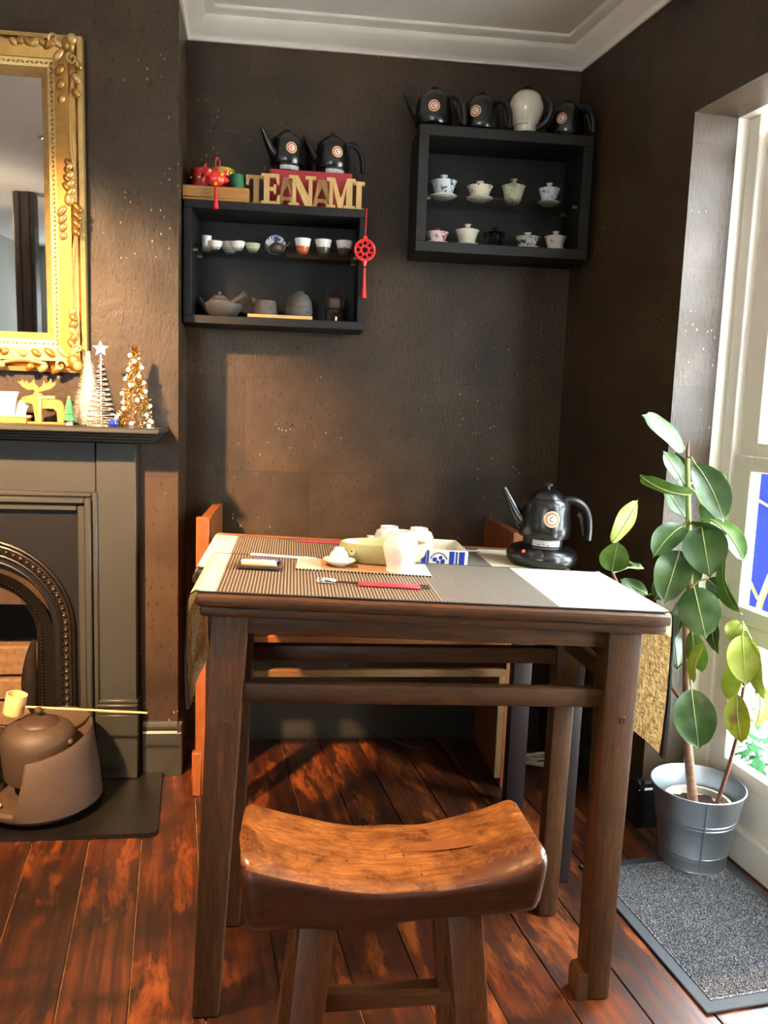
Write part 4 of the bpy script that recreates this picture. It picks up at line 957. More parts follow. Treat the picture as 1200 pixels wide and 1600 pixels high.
# red fish charm with tassel
fi = thing('fish_charm', 'shiny red fish charm with gold patches and long tassel over the tray front', 'ornament', (-.236, 2.492, 1.752))
obj('body', MB().ball((0, 0, 0), .026, 3, (1.1, .55, .85)), 'red_lacquer', fi)
obj('head', MB().ball((-.020, -.002, .012), .014, 3, (1, .7, 1)), 'red_lacquer', fi)
obj('eye', MB().ball((-.017, -.013, .016), .0042, 2), 'paper_white', fi)
for i, (x, z, a) in enumerate(((-.034, .018, 2.2), (-.034, .004, 3.0), (-.028, -.012, 3.8), (-.026, .030, 1.8), (.026, .014, .6), (.03, -.004, -.2))):
    obj('fin', MB().prism([(x - .009, z), (x, z - .007), (x + .009 * math.cos(a), z + .012 * math.sin(a)), (x, z + .008)], -.003, .003), 'red_lacquer', fi)
for x, z in ((.012, -.006), (.000, -.018), (.018, .008)): obj('gold_patch', MB().ball((x, -.0125, z), .006, 1, (1, .4, 1)), 'gold_print', fi)
obj('hanging_loop', MB().tube([(.004 + .006 * math.sin(a), .006, .040 + .018 * math.cos(a)) for a in [2 * PI * i / 20 for i in range(20)]], .0015, 5, closed=True), 'red_silk', fi)
obj('tassel', MB().lathe([(0, -.024), (.004, -.026), (.0055, -.034), (.0045, -.040), (.0085, -.085), (0, -.085)], 14), 'red_silk', fi)

# ---- left cabinet, glass shelf
def cup(name, label, x, y, z, prof, mat, group=None, cat='cup', inner=None, n=32):
    t = thing(name, label, cat, (x, y, z), 0, group)
    obj('bowl', MB().lathe(prof, n), mat, t); 
    rz = [p for p in prof]; top = max(p[1] for p in prof)
    r = max(p[0] for p in prof if p[1] > top - .003)
    obj('rim', MB().tube([(r * .985 * math.cos(a), r * .985 * math.sin(a), top) for a in [2 * PI * i / n for i in range(n)]], .0009, 5, closed=True), inner or mat, t)
    return t
def bowl_prof(r, h, foot=.45, t=.0022):
    return [(0, .001), (r * foot * .9, .001), (r * foot, 0), (r * foot, .003), (r * .72, h * .28), (r * .93, h * .65), (r, h), (r - t, h), (r * .90 - t, h * .65), (r * .68, h * .30), (r * .3, .006), (0, .006)]
def straight_prof(r, h, t=.002): return [(0, 0), (r * .86, 0), (r * .92, .003), (r, h), (r - t, h), (r * .88, .005), (0, .005)]
cup('aroma_cup', 'tall narrow white porcelain cup at the left of the glass shelf', -.272, 2.60, ZS1, straight_prof(.0145, .044), 'porcelain')
cup('tea_cup', 'plain white porcelain tea cup beside the tall narrow cup', -.243, 2.565, ZS1, bowl_prof(.0215, .023, .6), 'porcelain')
cup('tea_bowl', 'wide white tea bowl behind the other white cups', -.205, 2.612, ZS1, bowl_prof(.030, .030, .5), 'porcelain')
cup('tea_cup', 'white tea cup painted with grey fish beside the green cup', -.178, 2.56, ZS1, bowl_prof(.0225, .025, .55), 'porcelain_ink_fish')
cup('tea_cup', 'pale green celadon tea cup at the centre left of the glass shelf', -.134, 2.575, ZS1, bowl_prof(.0225, .024, .6), 'celadon_pale')
tr = tag(obj('bamboo_strip', MB().span((-.20, -.009, 0), (.20, .009, .010), .002), 'tray_wood_x', loc=(-.070, 2.545 - .012, ZS1)), 'long dark-gold bamboo strip lying along the glass shelf', 'strip')
tr.location = (.075, 2.625, ZS1); tr.scale = (.55, 1, 1)
dp = thing('display_plate', 'small painted white plate propped upright behind the brown teapot', 'plate', (-.068, 2.630, ZS1 + .032), rx=rad(76))
obj('dish', MB().lathe([(0, 0), (.018, 0), (.030, .004), (.0325, .006), (.030, .007), (.018, .003), (0, .003)], 32), 'porcelain_blue_flower', dp)
obj('rim', MB().tube([(.0322 * math.cos(a), .0322 * math.sin(a), .006) for a in [2 * PI * i / 28 for i in range(28)]], .0008, 5, closed=True), 'ink_dark', dp)
def teapot(name, label, x, y, z, r, mat, hand='side', rz=0):
    t = thing(name, label, 'teapot', (x, y, z), rz)
    obj('body', MB().lathe([(0, 0), (r * .62, 0), (r * .85, r * .15), (r, r * .55), (r * .92, r * .95), (r * .6, r * 1.22), (r * .5, r * 1.22), (0, r * 1.2)], 32), mat, t)
    l = obj('lid', MB().lathe([(r * .54, r * 1.2), (r * .54, r * 1.27), (r * .35, r * 1.42), (0, r * 1.46)], 28), mat, t)
    obj('knob', MB().ball((0, 0, r * 1.56), r * .15, 2), mat, l)
    obj('spout', MB().tube(bez((-r * .8, 0, r * .5), (-r * 1.3, 0, r * .6), (-r * 1.35, 0, r * 1.0), (-r * 1.6, 0, r * 1.2), 8), [r * .26 - i * r * .018 for i in range(9)], 10), mat, t)
    if hand == 'side': obj('handle', MB().tube([(r * .8, 0, r * .8), (r * 1.4, 0, r * 1.15), (r * 2.0, 0, r * 1.55)], [r * .17, r * .20, r * .30], 12), mat, t)
    elif hand == 'ear': obj('handle', MB().tube(bez((r * .85, 0, r * .95), (r * 1.6, 0, r * 1.3), (r * 1.7, 0, r * .3), (r * .9, 0, r * .3), 12), r * .11, 8), mat, t)
    return t
teapot('clay_teapot', 'small brown clay teapot in front of the painted plate', -.064, 2.572, ZS1, .022, 'yixing_brown', 'side', rad(8))
for i, (x, mat, lab) in enumerate(((.014, 'terracotta_reflection', 'white tea cup with a terracotta reflection modelled as its lower half on the glass shelf'), (.076, 'slate_glaze_and_reflection', 'white tea cup with blue sprigs and a dark reflection modelled as its lower half on the glass shelf'), (.139, 'yixing_brown', 'white tea cup with a brown reflection modelled as its lower half next to the red knot charm'))):
    t = thing('reflected_cup', lab, 'cup', (x, 2.565, ZS1), 0, 'tea cups with modelled reflections')
    obj('reflection_body', MB().lathe([(0, 0), (.013, 0), (.0135, .002), (.0185, .012), (.0205, .022), (.0205, .0225), (0, .021)], 28), mat, t)  # coloured solid stands in for the reflection in the glass shelf
    obj('upper_body', MB().lathe([(.0200, .0215), (.0207, .0225), (.0235, .036), (.0258, .0445), (.0240, .0445), (.0215, .034), (.0185, .024), (0, .023)], 28), 'porcelain_ink_fish' if i else 'porcelain', t)
# ---- left cabinet, bottom board
bw = cup('clay_bowl', 'wide dark clay bowl under the side-handled teapot', -.224, 2.59, ZB1, bowl_prof(.062, .042, .5, .004), 'dark_clay', cat='bowl')
teapot('side_handle_teapot', 'dark clay side-handled teapot sitting in the wide clay bowl', -.232, 2.59, ZB1 + .012, .040, 'dark_clay', 'side', rad(-14))
pt = thing('clay_pitcher', 'dark clay pouring pitcher with leaf mark on the cabinet floor', 'pitcher', (-.094, 2.59, ZB1))
obj('body', MB().lathe([(0, 0), (.028, 0), (.034, .008), (.036, .025), (.033, .046), (.031, .058), (.028, .058), (.030, .044), (.032, .025), (.026, .008), (0, .006)], 32), 'dark_clay', pt)
obj('lip', MB().tube([(-.026, 0, .052), (-.036, 0, .058), (-.041, 0, .066)], [.010, .007, .003], 8), 'dark_clay', pt)
obj('leaf_mark', MB().tube([(.018 + .006 * math.cos(a), -.0335 + .001 * math.cos(a), .034 + .006 * math.sin(a)) for a in [i * .5 for i in range(12)]], .0013, 5), 'scroll_mark', pt)
jr = thing('lidded_clay_jar', 'round lidded dark clay jar with carved band in the cabinet', 'jar', (.008, 2.59, ZB1))
obj('body', MB().lathe([(0, 0), (.025, 0), (.035, .010), (.041, .028), (.0405, .040), (.038, .046), (0, .046)], 32), 'dark_clay', jr)
obj('lid', MB().lathe([(.0385, .045), (.0395, .048), (.036, .066), (.026, .080), (.014, .086), (.013, .090), (0, .090)], 32), 'dark_clay', jr)
obj('carved_sprig', MB().tube([(.018, -.0375, .026), (.024, -.034, .032), (.028, -.031, .025), (.033, -.026, .030)], .0014, 5), 'scroll_mark', jr)
wm = thing('warmer_teapot', 'dark metal teapot with bail handle on a cut-out warmer stand', 'teapot', (.117, 2.59, ZB1))
obj('warmer', MB().lathe([(0, 0), (.027, 0), (.030, .004), (.027, .040), (.031, .045), (0, .045)], 28), 'iron_kettle', wm)
obj('warmer_window', MB().prism([(-.014, .006), (.014, .006), (.014, .024), (.008, .032), (-.008, .032), (-.014, .024)], -.0305, -.026), 'firebox_soot', wm)
obj('tea_light', MB().lathe([(0, .006), (.007, .006), (.007, .018), (0, .019)], 16, c=(.002, -.028, 0)), 'steel', wm)
obj('pot', MB().lathe([(0, .045), (.030, .045), (.035, .056), (.033, .070), (.024, .078), (0, .080)], 28), 'yixing_brown', wm)
obj('bail_handle', MB().tube([(.029 * math.cos(a), 0, .070 + .045 * math.sin(a)) for a in [PI * i / 16 for i in range(17)]], .0022, 8), 'iron_kettle', wm)
tag(obj('wooden_lath', MB().span((-.095, -.006, 0), (.095, .006, .010), .001), 'pale_wood_x', loc=(-.048, 2.508, ZB1)), 'pale wooden lath lying on the front edge of the cabinet floor', 'stick')
# red knot charm on the cabinet side
kc = thing('knot_charm', 'red filigree disc charm with tassel hanging from the cabinet corner', 'ornament', (.196, 2.488, 1.575))
def circ(cx, cz, r, n=24): return [(cx + r * math.cos(2 * PI * i / n), 0, cz + r * math.sin(2 * PI * i / n)) for i in range(n)]
obj('outer_ring', MB().tube(circ(0, 0, .0295, 32), .0032, 7, closed=True), 'red_lacquer', kc)
obj('inner_ring', MB().tube(circ(0, 0, .010), .0022, 6, closed=True), 'red_lacquer', kc)
for k in range(8):
    a = k * PI / 4; obj('petal', MB().tube(circ(.0195 * math.cos(a), .0195 * math.sin(a), .0072, 14), .0019, 6, closed=True), 'red_lacquer', kc)
obj('collar', MB().ball((0, 0, .036), .0065, 2, (1.1, .5, .8)), 'red_lacquer', kc)
obj('lower_collar', MB().tube([(0, 0, -.032), (0, 0, -.046)], [.008, .004], 8), 'red_lacquer', kc)
obj('cord', MB().tube([(0, 0, .038), (.001, 0, .075), (.002, .004, .119)], .0016, 6), 'red_silk', kc)
obj('tassel', MB().lathe([(0, -.050), (.0038, -.051), (.0045, -.060), (.0040, -.066), (.0085, -.138), (0, -.138)], 14), 'red_silk', kc)

# ---- right cabinet: lidded tea bowls
def gaiwan(label, x, z, mat, r=.030, h=.040, saucer=True, squat=1.0, knob_mat=None, lidm=None, saucer_mat=None, y=2.58):
    t = thing('lidded_tea_bowl', label, 'tea bowl', (x, y, z), rnd.uniform(-.5, .5), 'lidded tea bowls in the corner cabinet')
    z0 = .009 if saucer else 0
    if saucer: obj('saucer', MB().lathe([(0, .001), (r * .45, 0), (r * .55, .001), (r * .98, .007), (r * 1.12, .0105), (r * 1.10, .0125), (r * .9, .010), (r * .5, .006), (0, .006)], 36), saucer_mat or mat, t)
    H = h * squat
    obj('bowl', MB().lathe([(0, z0), (r * .55, z0), (r * .58, z0 + .003), (r * .74, z0 + H * .22), (r * .88, z0 + H * .6), (r * 1.0, z0 + H * .88), (r * 1.10, z0 + H), (r * 1.06, z0 + H), (r * .92, z0 + H * .85), (0, z0 + H * .8)], 36), mat, t)
    l = obj('lid', MB().lathe([(r * .97, z0 + H * .94), (r * .93, z0 + H * 1.0), (r * .6, z0 + H * 1.12), (r * .28, z0 + H * 1.18), (0, z0 + H * 1.19)], 32), lidm or mat, t)
    obj('knob', MB().lathe([(0, z0 + H * 1.17), (r * .22, z0 + H * 1.18), (r * .22, z0 + H * 1.26), (r * .34, z0 + H * 1.40), (r * .30, z0 + H * 1.42), (0, z0 + H * 1.38)], 20), knob_mat or mat, l)
    return t
gaiwan('white lidded tea bowl with blue flowers, leftmost on the upper glass shelf', .438, ZS2, 'porcelain_blue_flower', .037, .044, saucer_mat='porcelain')
gaiwan('squat cream lidded tea bowl with dark script on the upper glass shelf', .550, ZS2, 'porcelain_black_script', .037, .036, saucer_mat='porcelain_cream')
gaiwan('mossy green-white lidded tea bowl without saucer on the upper glass shelf', .655, ZS2, 'porcelain_moss', .034, .052, False)
gaiwan('blue leaf patterned lidded tea bowl, rightmost on the upper glass shelf', .768, ZS2, 'porcelain_blue_leaf', .031, .042, knob_mat='porcelain', saucer_mat='celadon_pale')
gaiwan('white lidded tea bowl with red flowers on the cabinet floor', .422, ZB2, 'porcelain_red_flower', .034, .036, True, .9, knob_mat='red_tin')
gaiwan('plain cream-white lidded tea bowl on the cabinet floor', .517, ZB2, 'porcelain_cream', .034, .044)
gaiwan('clear glass lidded tea bowl on the cabinet floor', .602, ZB2, 'cup_glass', .033, .040)
gaiwan('squat white lidded tea bowl with dark violet flowers on the cabinet floor', .708, ZB2, 'porcelain_violet', .036, .034, knob_mat='porcelain', saucer_mat='porcelain_cream')
gaiwan('ivory lidded tea bowl with one small flower at the right of the cabinet floor', .797, ZB2, 'porcelain_small_flower', .032, .040)
# ---- right cabinet top: kettles
make_kettle('black_kettle', 'black kettle with spout to the left over the corner cabinet end', (.398, 2.580, ZT2), rad(-28), .84, 'black kettles on the corner cabinet', band=False, sticker_a=rad(20))
make_kettle('black_kettle', 'black kettle with sticker turned left beside the white jug', (.545, 2.592, ZT2), rad(-38), .84, 'black kettles on the corner cabinet', band=False, sticker_a=rad(8))
make_kettle('black_kettle', 'black kettle with white base label squeezed into the wall corner', (.812, 2.585, ZT2), rad(-48), .80, 'black kettles on the corner cabinet', sticker_a=rad(12))
wj = thing('white_jug_kettle', 'white porcelain jug kettle with black handle and base between black kettles', 'kettle', (.680, 2.575, ZT2), rad(-32))
obj('body', MB().lathe([(0, .012), (.032, .012), (.0325, .022), (.034, .034), (.048, .068), (.0525, .086), (.051, .102), (.043, .122), (.030, .134), (.016, .139), (0, .140)], 44), 'porcelain_cream', wj)
obj('base', MB().lathe([(0, 0), (.052, 0), (.055, .005), (.048, .012), (0, .013)], 36), 'black_plastic', wj)
obj('knob', MB().lathe([(0, .139), (.008, .140), (.006, .148), (.011, .152), (.009, .160), (0, .161)], 18), 'black_plastic', wj)
obj('handle', MB().tube(bez((.046, 0, .112), (.085, 0, .125), (.095, 0, .04), (.036, 0, .03), 14), .009, 10), 'black_plastic', wj)
obj('spout', MB().tube(bez((-.044, 0, .07), (-.06, 0, .078), (-.062, 0, .095), (-.07, 0, .105), 8), [.014 - .0010 * i for i in range(9)], 10), 'black_plastic', wj)
jl = obj('printed_line', MB().lathe([(.0352, .0352), (.0356, .0352), (.0356, .0372), (.0352, .0372)], 14, a0=-PI / 2 - .6, a1=-PI / 2 + .5), 'ink_dark', wj)

# ================================================================== TABLES
ft = thing('wooden_table', 'worn brown wooden table in front with thick moulded top and square legs', 'table')
def slope_box(m, x0, x1, y0, y1, zt, th, b=.004, nx=24):
    """a slab whose top follows zt(x); edges slightly worn"""
    bm = bmesh.new(); bmesh.ops.create_cube(bm, size=1)
    for v in bm.verts:
        x = x0 if v.co.x < 0 else x1; y = y0 if v.co.y < 0 else y1; v.co = Vector((x, y, zt(x) - (0 if v.co.z > 0 else th)))
    ee = [e for e in bm.edges if abs(e.verts[0].co.x - e.verts[1].co.x) > .2]
    bmesh.ops.subdivide_edges(bm, edges=ee, cuts=nx)
    if b: bmesh.ops.bevel(bm, geom=[e for e in bm.edges if len(e.link_faces) == 2 and e.calc_face_angle(0) > .7], offset=b, segments=2, profile=.5, affect='EDGES')
    return m.bmesh(bm)
m = slope_box(MB(), -.160, .690, 1.388, 1.775, TZ, .020, .006); m.wobble(.0012, 26, 1)
obj('table_top', m, 'table_wood_x', ft)
m = slope_box(MB(), -.155, .685, 1.394, 1.770, lambda x: TZ(x) - .019, .019, .006); m.wobble(.0014, 24, 4)
obj('top_moulding', m, 'table_wood_x', ft)
LEG = .052
def leg(m, tx, ty, bx, by, w, zt_, foot=False): m.beam((bx, by, 0), (tx, ty, zt_), w, w, .005, (0, 1, 0))
legs = {'fl': ((-.105, 1.432), (-.142, 1.425)), 'fr': ((.610, 1.432), (.603, 1.425)), 'rl': ((-.095, 1.690), (-.118, 1.682)), 'rr': ((.600, 1.690), (.588, 1.680))}
def lx(k, z):
    (tx, ty), (bx, by) = legs[k]; q = z / .74; return (bx + (tx - bx) * q, by + (ty - by) * q)
for k in legs:
    (tx, ty), (bx, by) = legs[k]; zt_ = TZ(tx) - .036; w = .062 if k[0] == 'f' else .048
    m = MB().beam((bx, by, 0), (tx, ty, zt_), w * (.80 if k[0] == 'f' else .9), w * .85, .006, (0, 1, 0), w2=w * 1.05, h2=w); m.wobble(.0015, 18, hash(k) % 7)
    l = obj('leg', m, 'table_wood_z', ft)
    if k == 'fr': obj('foot_hook', MB().prism([(bx - .040, .0), (bx - .018, .0), (bx - .018, .056), (bx - .036, .052), (bx - .041, .04)], by - .026, by + .022), 'table_wood_z', l)
    if k[0] == 'f': obj('peg', MB().box((lx(k, .56)[0] + .006, lx(k, .56)[1] - w * .47, .565), (.012, .004, .014), .001), 'table_wood_x', l)
obj('apron', MB().beam((lx('fl', .72)[0], 1.426, TZ(-.1) - .052), (lx('fr', .72)[0], 1.426, TZ(.61) - .052), .026, .036, .003), 'table_wood_x', ft)
obj('apron', MB().beam((lx('rl', .72)[0], 1.694, TZ(-.1) - .052), (lx('rr', .72)[0], 1.694, TZ(.61) - .052), .024, .034, .003), 'table_wood_x', ft)
for a, b in (('fl', 'rl'), ('fr', 'rr')):
    A, B = lx(a, .72), lx(b, .72); obj('apron', MB().beam((*A, TZ(A[0]) - .052), (*B, TZ(B[0]) - .052), .024, .034, .003), 'table_wood_y', ft)
A, B = lx('fl', .615), lx('fr', .60); obj('stretcher', MB().beam((A[0], 1.428, .615), (B[0], 1.428, .600), .026, .037, .005).wobble(.001, 20, 3), 'table_wood_x', ft)
A, B = lx('rl', .605), lx('rr', .60); obj('stretcher', MB().beam((A[0], A[1], .606), (B[0], B[1], .600), .026, .036, .005), 'table_wood_x', ft)
for a, b in (('fl', 'rl'), ('fr', 'rr')):
    A, B = lx(a, .60), lx(b, .60); obj('stretcher', MB().beam((*A, .632), (*B, .632), .026, .030, .004), 'table_wood_y', ft)

dt = thing('dark_table', 'dark lacquered square-legged table behind the worn wooden one', 'table')
obj('table_top', slope_box(MB(), -.205, .700, 1.784, 2.255, DZ, .030, .004), 'dark_lacquer_wood_x', dt)
obj('edge_strip', slope_box(MB(), -.205, .700, 2.256, 2.270, lambda x: DZ(x) + .004, .034, .003), 'bench_wood_x', dt)
for x, y in ((.660, 1.765 + .045), (.643, 2.175), (-.165, 1.81), (-.165, 2.175)):
    m = MB().beam((x, y, 0), (x + .004, y, DZ(x) - .029), .044 if y < 2 else .052, .044, .003, (0, 1, 0)); l = obj('leg', m, 'dark_lacquer_wood_z', dt)
for y in (1.812, 2.175): obj('apron', MB().beam((-.165, y, DZ(-.16) - .06), (.65, y, DZ(.65) - .06), .022, .055, .002), 'dark_lacquer_wood_x', dt)
for x in (-.165, .652): obj('apron', MB().beam((x, 1.81, DZ(x) - .06), (x, 2.175, DZ(x) - .06), .022, .055, .002), 'dark_lacquer_wood_y', dt)

# runners (cloth with thickness): section along x, swept in y
def runner(name, label, xs_top, x0, x1, y0, y1, zf, drop_l, drop_r, out_l, out_r, parts, seed, group):
    t = thing(name, label, 'table runner', group=group)
    # path of the cloth in the x-z plane
    P = []
    if drop_l > 0:
        for i in range(9):
            k = i / 8; P.append((x0 - out_l - .004 * math.sin(k * 3), zf(x0) - .012 - drop_l * (1 - k)))
        P += [(x0 - out_l * .8, zf(x0) - .003), (x0 - out_l * .2, zf(x0) + .003)]
    for i in range(41): x = x0 + .006 + (x1 - x0 - .012) * i / 40; P.append((x, zf(x) + .0012 + (.0 if 2 < i < 38 else .0)))
    if drop_r > 0:
        P += [(x1 + out_r * .2, zf(x1) + .003), (x1 + out_r * .8, zf(x1) - .003)]
        for i in range(9):
            k = i / 8; P.append((x1 + out_r + .004 * math.sin(k * 3), zf(x1) - .012 - drop_r * k))
    def strip(pts, ya, yb, th, mat, nm):
        m = MB(); n = len(pts); ny = 7; top = []; bot = []
        for i, (x, z) in enumerate(pts):
            a = pts[max(i - 1, 0)]; b = pts[min(i + 1, n - 1)]; d = Vector((b[0] - a[0], b[1] - a[1])).normalized(); nx, nz = -d.y, d.x
            for j in range(ny):
                y = ya + (yb - ya) * j / (ny - 1); hang = max(0, zf(min(max(x, x0), x1)) - z - .006)
                w = .10 * hang * math.sin(j * 1.5 + seed) * .12
                top.append((x + nx * th + w, y + hang * .03 * math.sin(seed + j), z + nz * th)); bot.append((x + w, y + hang * .03 * math.sin(seed + j), z))
        fs = []
        for i in range(n - 1):
            for j in range(ny - 1): q = i * ny + j; fs += [[q, q + 1, q + ny + 1, q + ny]]
        off = n * ny; f2 = [[v + off for v in f][::-1] for f in fs]
        side = [[i * ny, (i + 1) * ny, (i + 1) * ny + off, i * ny + off] for i in range(n - 1)] + [[i * ny + ny - 1, i * ny + ny - 1 + off, (i + 1) * ny + ny - 1 + off, (i + 1) * ny + ny - 1] for i in range(n - 1)]
        side += [[j, j + off, j + 1 + off, j + 1] for j in range(ny - 1)] + [[(n - 1) * ny + j, (n - 1) * ny + j + 1, (n - 1) * ny + j + 1 + off, (n - 1) * ny + j + off] for j in range(ny - 1)]
        hang_ = lambda f: 1 if all((top + bot)[v][2] < zf(min(max((top + bot)[v][0], x0), x1)) - .014 for v in f) else 0
        m.add(top + bot, fs + f2 + side); m.mi = [hang_(f) for f in fs + f2 + side]; return obj(nm, m, [mat, 'burlap' if mat == 'linen_cream' else mat], t, angle=60)
    for nm, a, b, mat in parts:
        flat_ = lambda p: p[1] > zf(min(max(p[0], x0), x1)) - .010
        pts = [p for p in P if a - 1e-6 <= p[0] <= b + 1e-6 and (flat_(p) or a < -9 or b > 9)]
        if a > -9: pts = [(a, zf(a) + .0012)] + [p for p in pts if p[0] > a + 1e-4]
        if b < 9: pts = [p for p in pts if p[0] < b - 1e-4] + [(b, zf(b) + .0012)]
        strip(pts, y0, y1, .0016, mat, nm)
        strip(pts, y0 - .006, y0 + .0002, .0020, 'black_binding', 'binding'); strip(pts, y1 - .0002, y1 + .005, .0020, 'black_binding', 'binding')
    return t
runner('table_runner', 'brown striped cloth runner with cream burlap ends over the front table', None, -.160, .690, 1.412, 1.768, TZ, .195, .265, .014, .010,
       (('end_panel', -10, -.130, 'linen_cream'), ('striped_panel', -.130, .270, 'runner_stripe'), ('grey_striped_panel', .270, .485, 'runner_stripe_grey'), ('end_panel', .485, 10, 'linen_cream')), 1, 'cloth table runners')
runner('table_runner', 'brown striped cloth runner lying on the rear dark table', None, -.203, .698, 1.800, 2.235, DZ, 0.02, 0.02, .006, .006,
       (('end_panel', -10, -.145, 'linen_cream'), ('striped_panel', -.145, .27, 'runner_stripe'), ('grey_striped_panel', .27, .50, 'runner_stripe_grey'), ('end_panel', .50, 10, 'linen_cream')), 2, 'cloth table runners')
# ================================================================== BENCH
bn = thing('wooden_bench', 'orange-brown wooden bench with tall side boards against the alcove wall', 'bench')
for x in (-.236, .648):
    obj('side_board', MB().prism([(2.285, 0), (2.655, 0), (2.655, .80 if x < 0 else .768), (2.285, .805 if x < 0 else .775)], x - .013, x + .013, 'yz'), 'bench_wood_z', bn, smooth=False)
obj('front_stile', MB().span((-.262, 2.268, 0), (-.226, 2.286, .805), .003), 'bench_wood_z', bn)
obj('stile_foot', MB().span((-.270, 2.262, 0), (-.244, 2.290, .13), .003), 'bench_wood_z', bn)
obj('seat_board', MB().span((-.222, 2.275, .437), (.634, 2.655, .470), .003), 'bench_wood_x', bn)
obj('lower_rail', MB().span((-.222, 2.282, .345), (.634, 2.302, .367), .002), 'plywood_edge_x', bn)
obj('inner_stile', MB().span((.614, 2.284, .03), (.6345, 2.300, .345), .002), 'plywood_edge_z', bn)

# ================================================================== STOOL
sl = thing('wooden_stool', 'carved wooden saddle stool with splayed legs in the foreground', 'stool', (.150, 1.118, 0), rad(1.5))
def seat(u_, v_):
    # closed section in y-z swept along x; u along x, v around
    a = v_ * 2 * PI; hw, hd = .208, .094
    x = (u_ - .5) * 2; ex = 1.0
    endk = 1 - max(0, (abs(x) - .93) / .07) ** 2 * .12
    sq = lambda c, p: math.copysign(abs(c) ** p, c)
    cy, cz = sq(math.cos(a), .34), sq(math.sin(a), .34)
    topz = .480 + .052 * abs(x) ** 1.9 - (.010 if x > 0 else 0) * abs(x); botz = .418 + .008 * abs(x) + (-.006 if x < 0 else .004)
    z = (topz + botz) / 2 + cz * (topz - botz) / 2 * endk
    P = Vector((x * hw * (1 + .02 * cz), cy * hd * endk, z))
    P.x += .006 * noise.noise(Vector((P.y * 14, P.z * 16, x * 2))); P.z += .0035 * noise.noise(Vector((P.x * 13, P.y * 15, 3))); P.y += .005 * noise.noise(Vector((P.x * 12, 5, P.z * 16)))
    return P
m = MB(); NU, NV = 56, 56
m.grid(seat, NU, NV)
for i in (0, NU - 1):
    ring_ = [seat(i / (NU - 1), j / (NV - 1)) for j in range(NV - 1)]; c = sum(ring_, Vector()) / len(ring_); m.add(ring_ + [c], [[j, (j + 1) % (NV - 1), NV - 1] for j in range(NV - 1)])
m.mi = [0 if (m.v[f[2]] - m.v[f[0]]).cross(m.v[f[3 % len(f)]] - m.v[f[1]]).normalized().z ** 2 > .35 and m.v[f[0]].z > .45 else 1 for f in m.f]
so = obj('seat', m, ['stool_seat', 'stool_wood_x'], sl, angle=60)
sc_ = MB()
def scar(u_, v_):
    x = .018 + (u_) * .105; y = -.004 + (v_ - .5) * .030 * (1 - .3 * u_) - .018 * u_ + .018; xx = x / .208
    return Vector((x, y, .480 + .052 * abs(xx) ** 1.9 - .010 * xx + .0012 - .012 * (abs(y) / .094) ** 6))
m = MB().grid(scar, 10, 4); obj('bare_patch', m, 'bench_wood_x', so, label='unvarnished pale wood patch')
SL = {}
for sx, (tx, bx) in ((-1, (-.105, -.150)), (1, (.100, .140))):
    for sy in (-1, 1):
        m = MB().beam((bx, sy * .105, 0), (tx, sy * .050, .425), .044, .034, .003, (0, 1, 0), w2=.050, h2=.036); obj('leg', m, 'stool_leg_wood_z', sl)
    q = .62; x_ = bx + (tx - bx) * q
    obj('side_stretcher', MB().beam((bx + (tx - bx) * .60, -.075, .255), (bx + (tx - bx) * .60, .075, .255), .022, .034, .002), 'stool_leg_wood_y', sl)
obj('cross_stretcher', MB().beam((-.126, .072, .195), (.121, .072, .195), .022, .032, .002), 'stool_leg_wood_x', sl)

# ================================================================== THINGS ON THE TABLES
R3 = .0032
def onf(x): return TZ(x) + R3
def onr(x): return DZ(x) + R3
tilt = math.atan(.0375)
tl = thing('snack_tray', 'small dark rectangular tray with wrapped biscuits on the runner', 'tray', (-.063, 1.637, onf(-.063)), rad(-2), ry=tilt)
obj('plate', MB().span((-.040, -.030, 0), (.040, .030, .004), .0015).span((-.044, -.034, .003), (.044, -.029, .010), .0015).span((-.044, .029, .003), (.044, .034, .010), .0015).span((-.044, -.029, .003), (-.039, .029, .010), .0015).span((.039, -.029, .003), (.044, .029, .010), .0015), 'yixing_brown', tl)
tag(obj('wrapped_biscuit', MB().box((0, 0, 0), (.070, .018, .007), .002), 'biscuit', loc=(-.064, 1.622, onf(-.063) + .0085), rot=(0, tilt, 0)), 'pale biscuit bar at the front of the small dark tray', 'biscuit')
tag(obj('wrapped_biscuit', MB().box((0, 0, 0), (.070, .018, .008), .002), 'paper_white', loc=(-.066, 1.643, onf(-.063) + .009), rot=(0, tilt, .05)), 'white wrapped bar in the middle of the small dark tray', 'biscuit')
tag(obj('wrapped_biscuit', MB().box((0, 0, 0), (.050, .016, .008), .002), 'wrapper_violet', loc=(-.052, 1.657, onf(-.063) + .010), rot=(0, tilt, -.05)), 'violet foil wrapped sweet at the back of the small dark tray', 'sweet')
# tea mat
tm = thing('tea_mat', 'narrow woven tea mat with black and white checked front edge', 'mat', (.147, 1.685, onf(.147)), rad(-2), ry=tilt)
obj('centre_panel', MB().span((-.085, -.060, 0), (.080, .062, .0025), .0008), 'tea_mat_tan', tm)
obj('end_panel', MB().span((-.137, -.060, 0), (-.085, .062, .0026), .0008), 'tea_mat_pink', tm); obj('end_panel', MB().span((.080, -.060, 0), (.140, .062, .0026), .0008), 'tea_mat_grey', tm)
em = [MB().span((0, -.0640, 0), (wd, -.0602, .003)).mesh('edge_check', mm) for mm, wd in (('black_binding', .0050), ('tea_mat_pink', .0019))]
for k in range(80): obj('edge_check', em[k % 2], None, tm, (-.137 + (k // 2) * .00692 + (k % 2) * .0050, 0, 0))
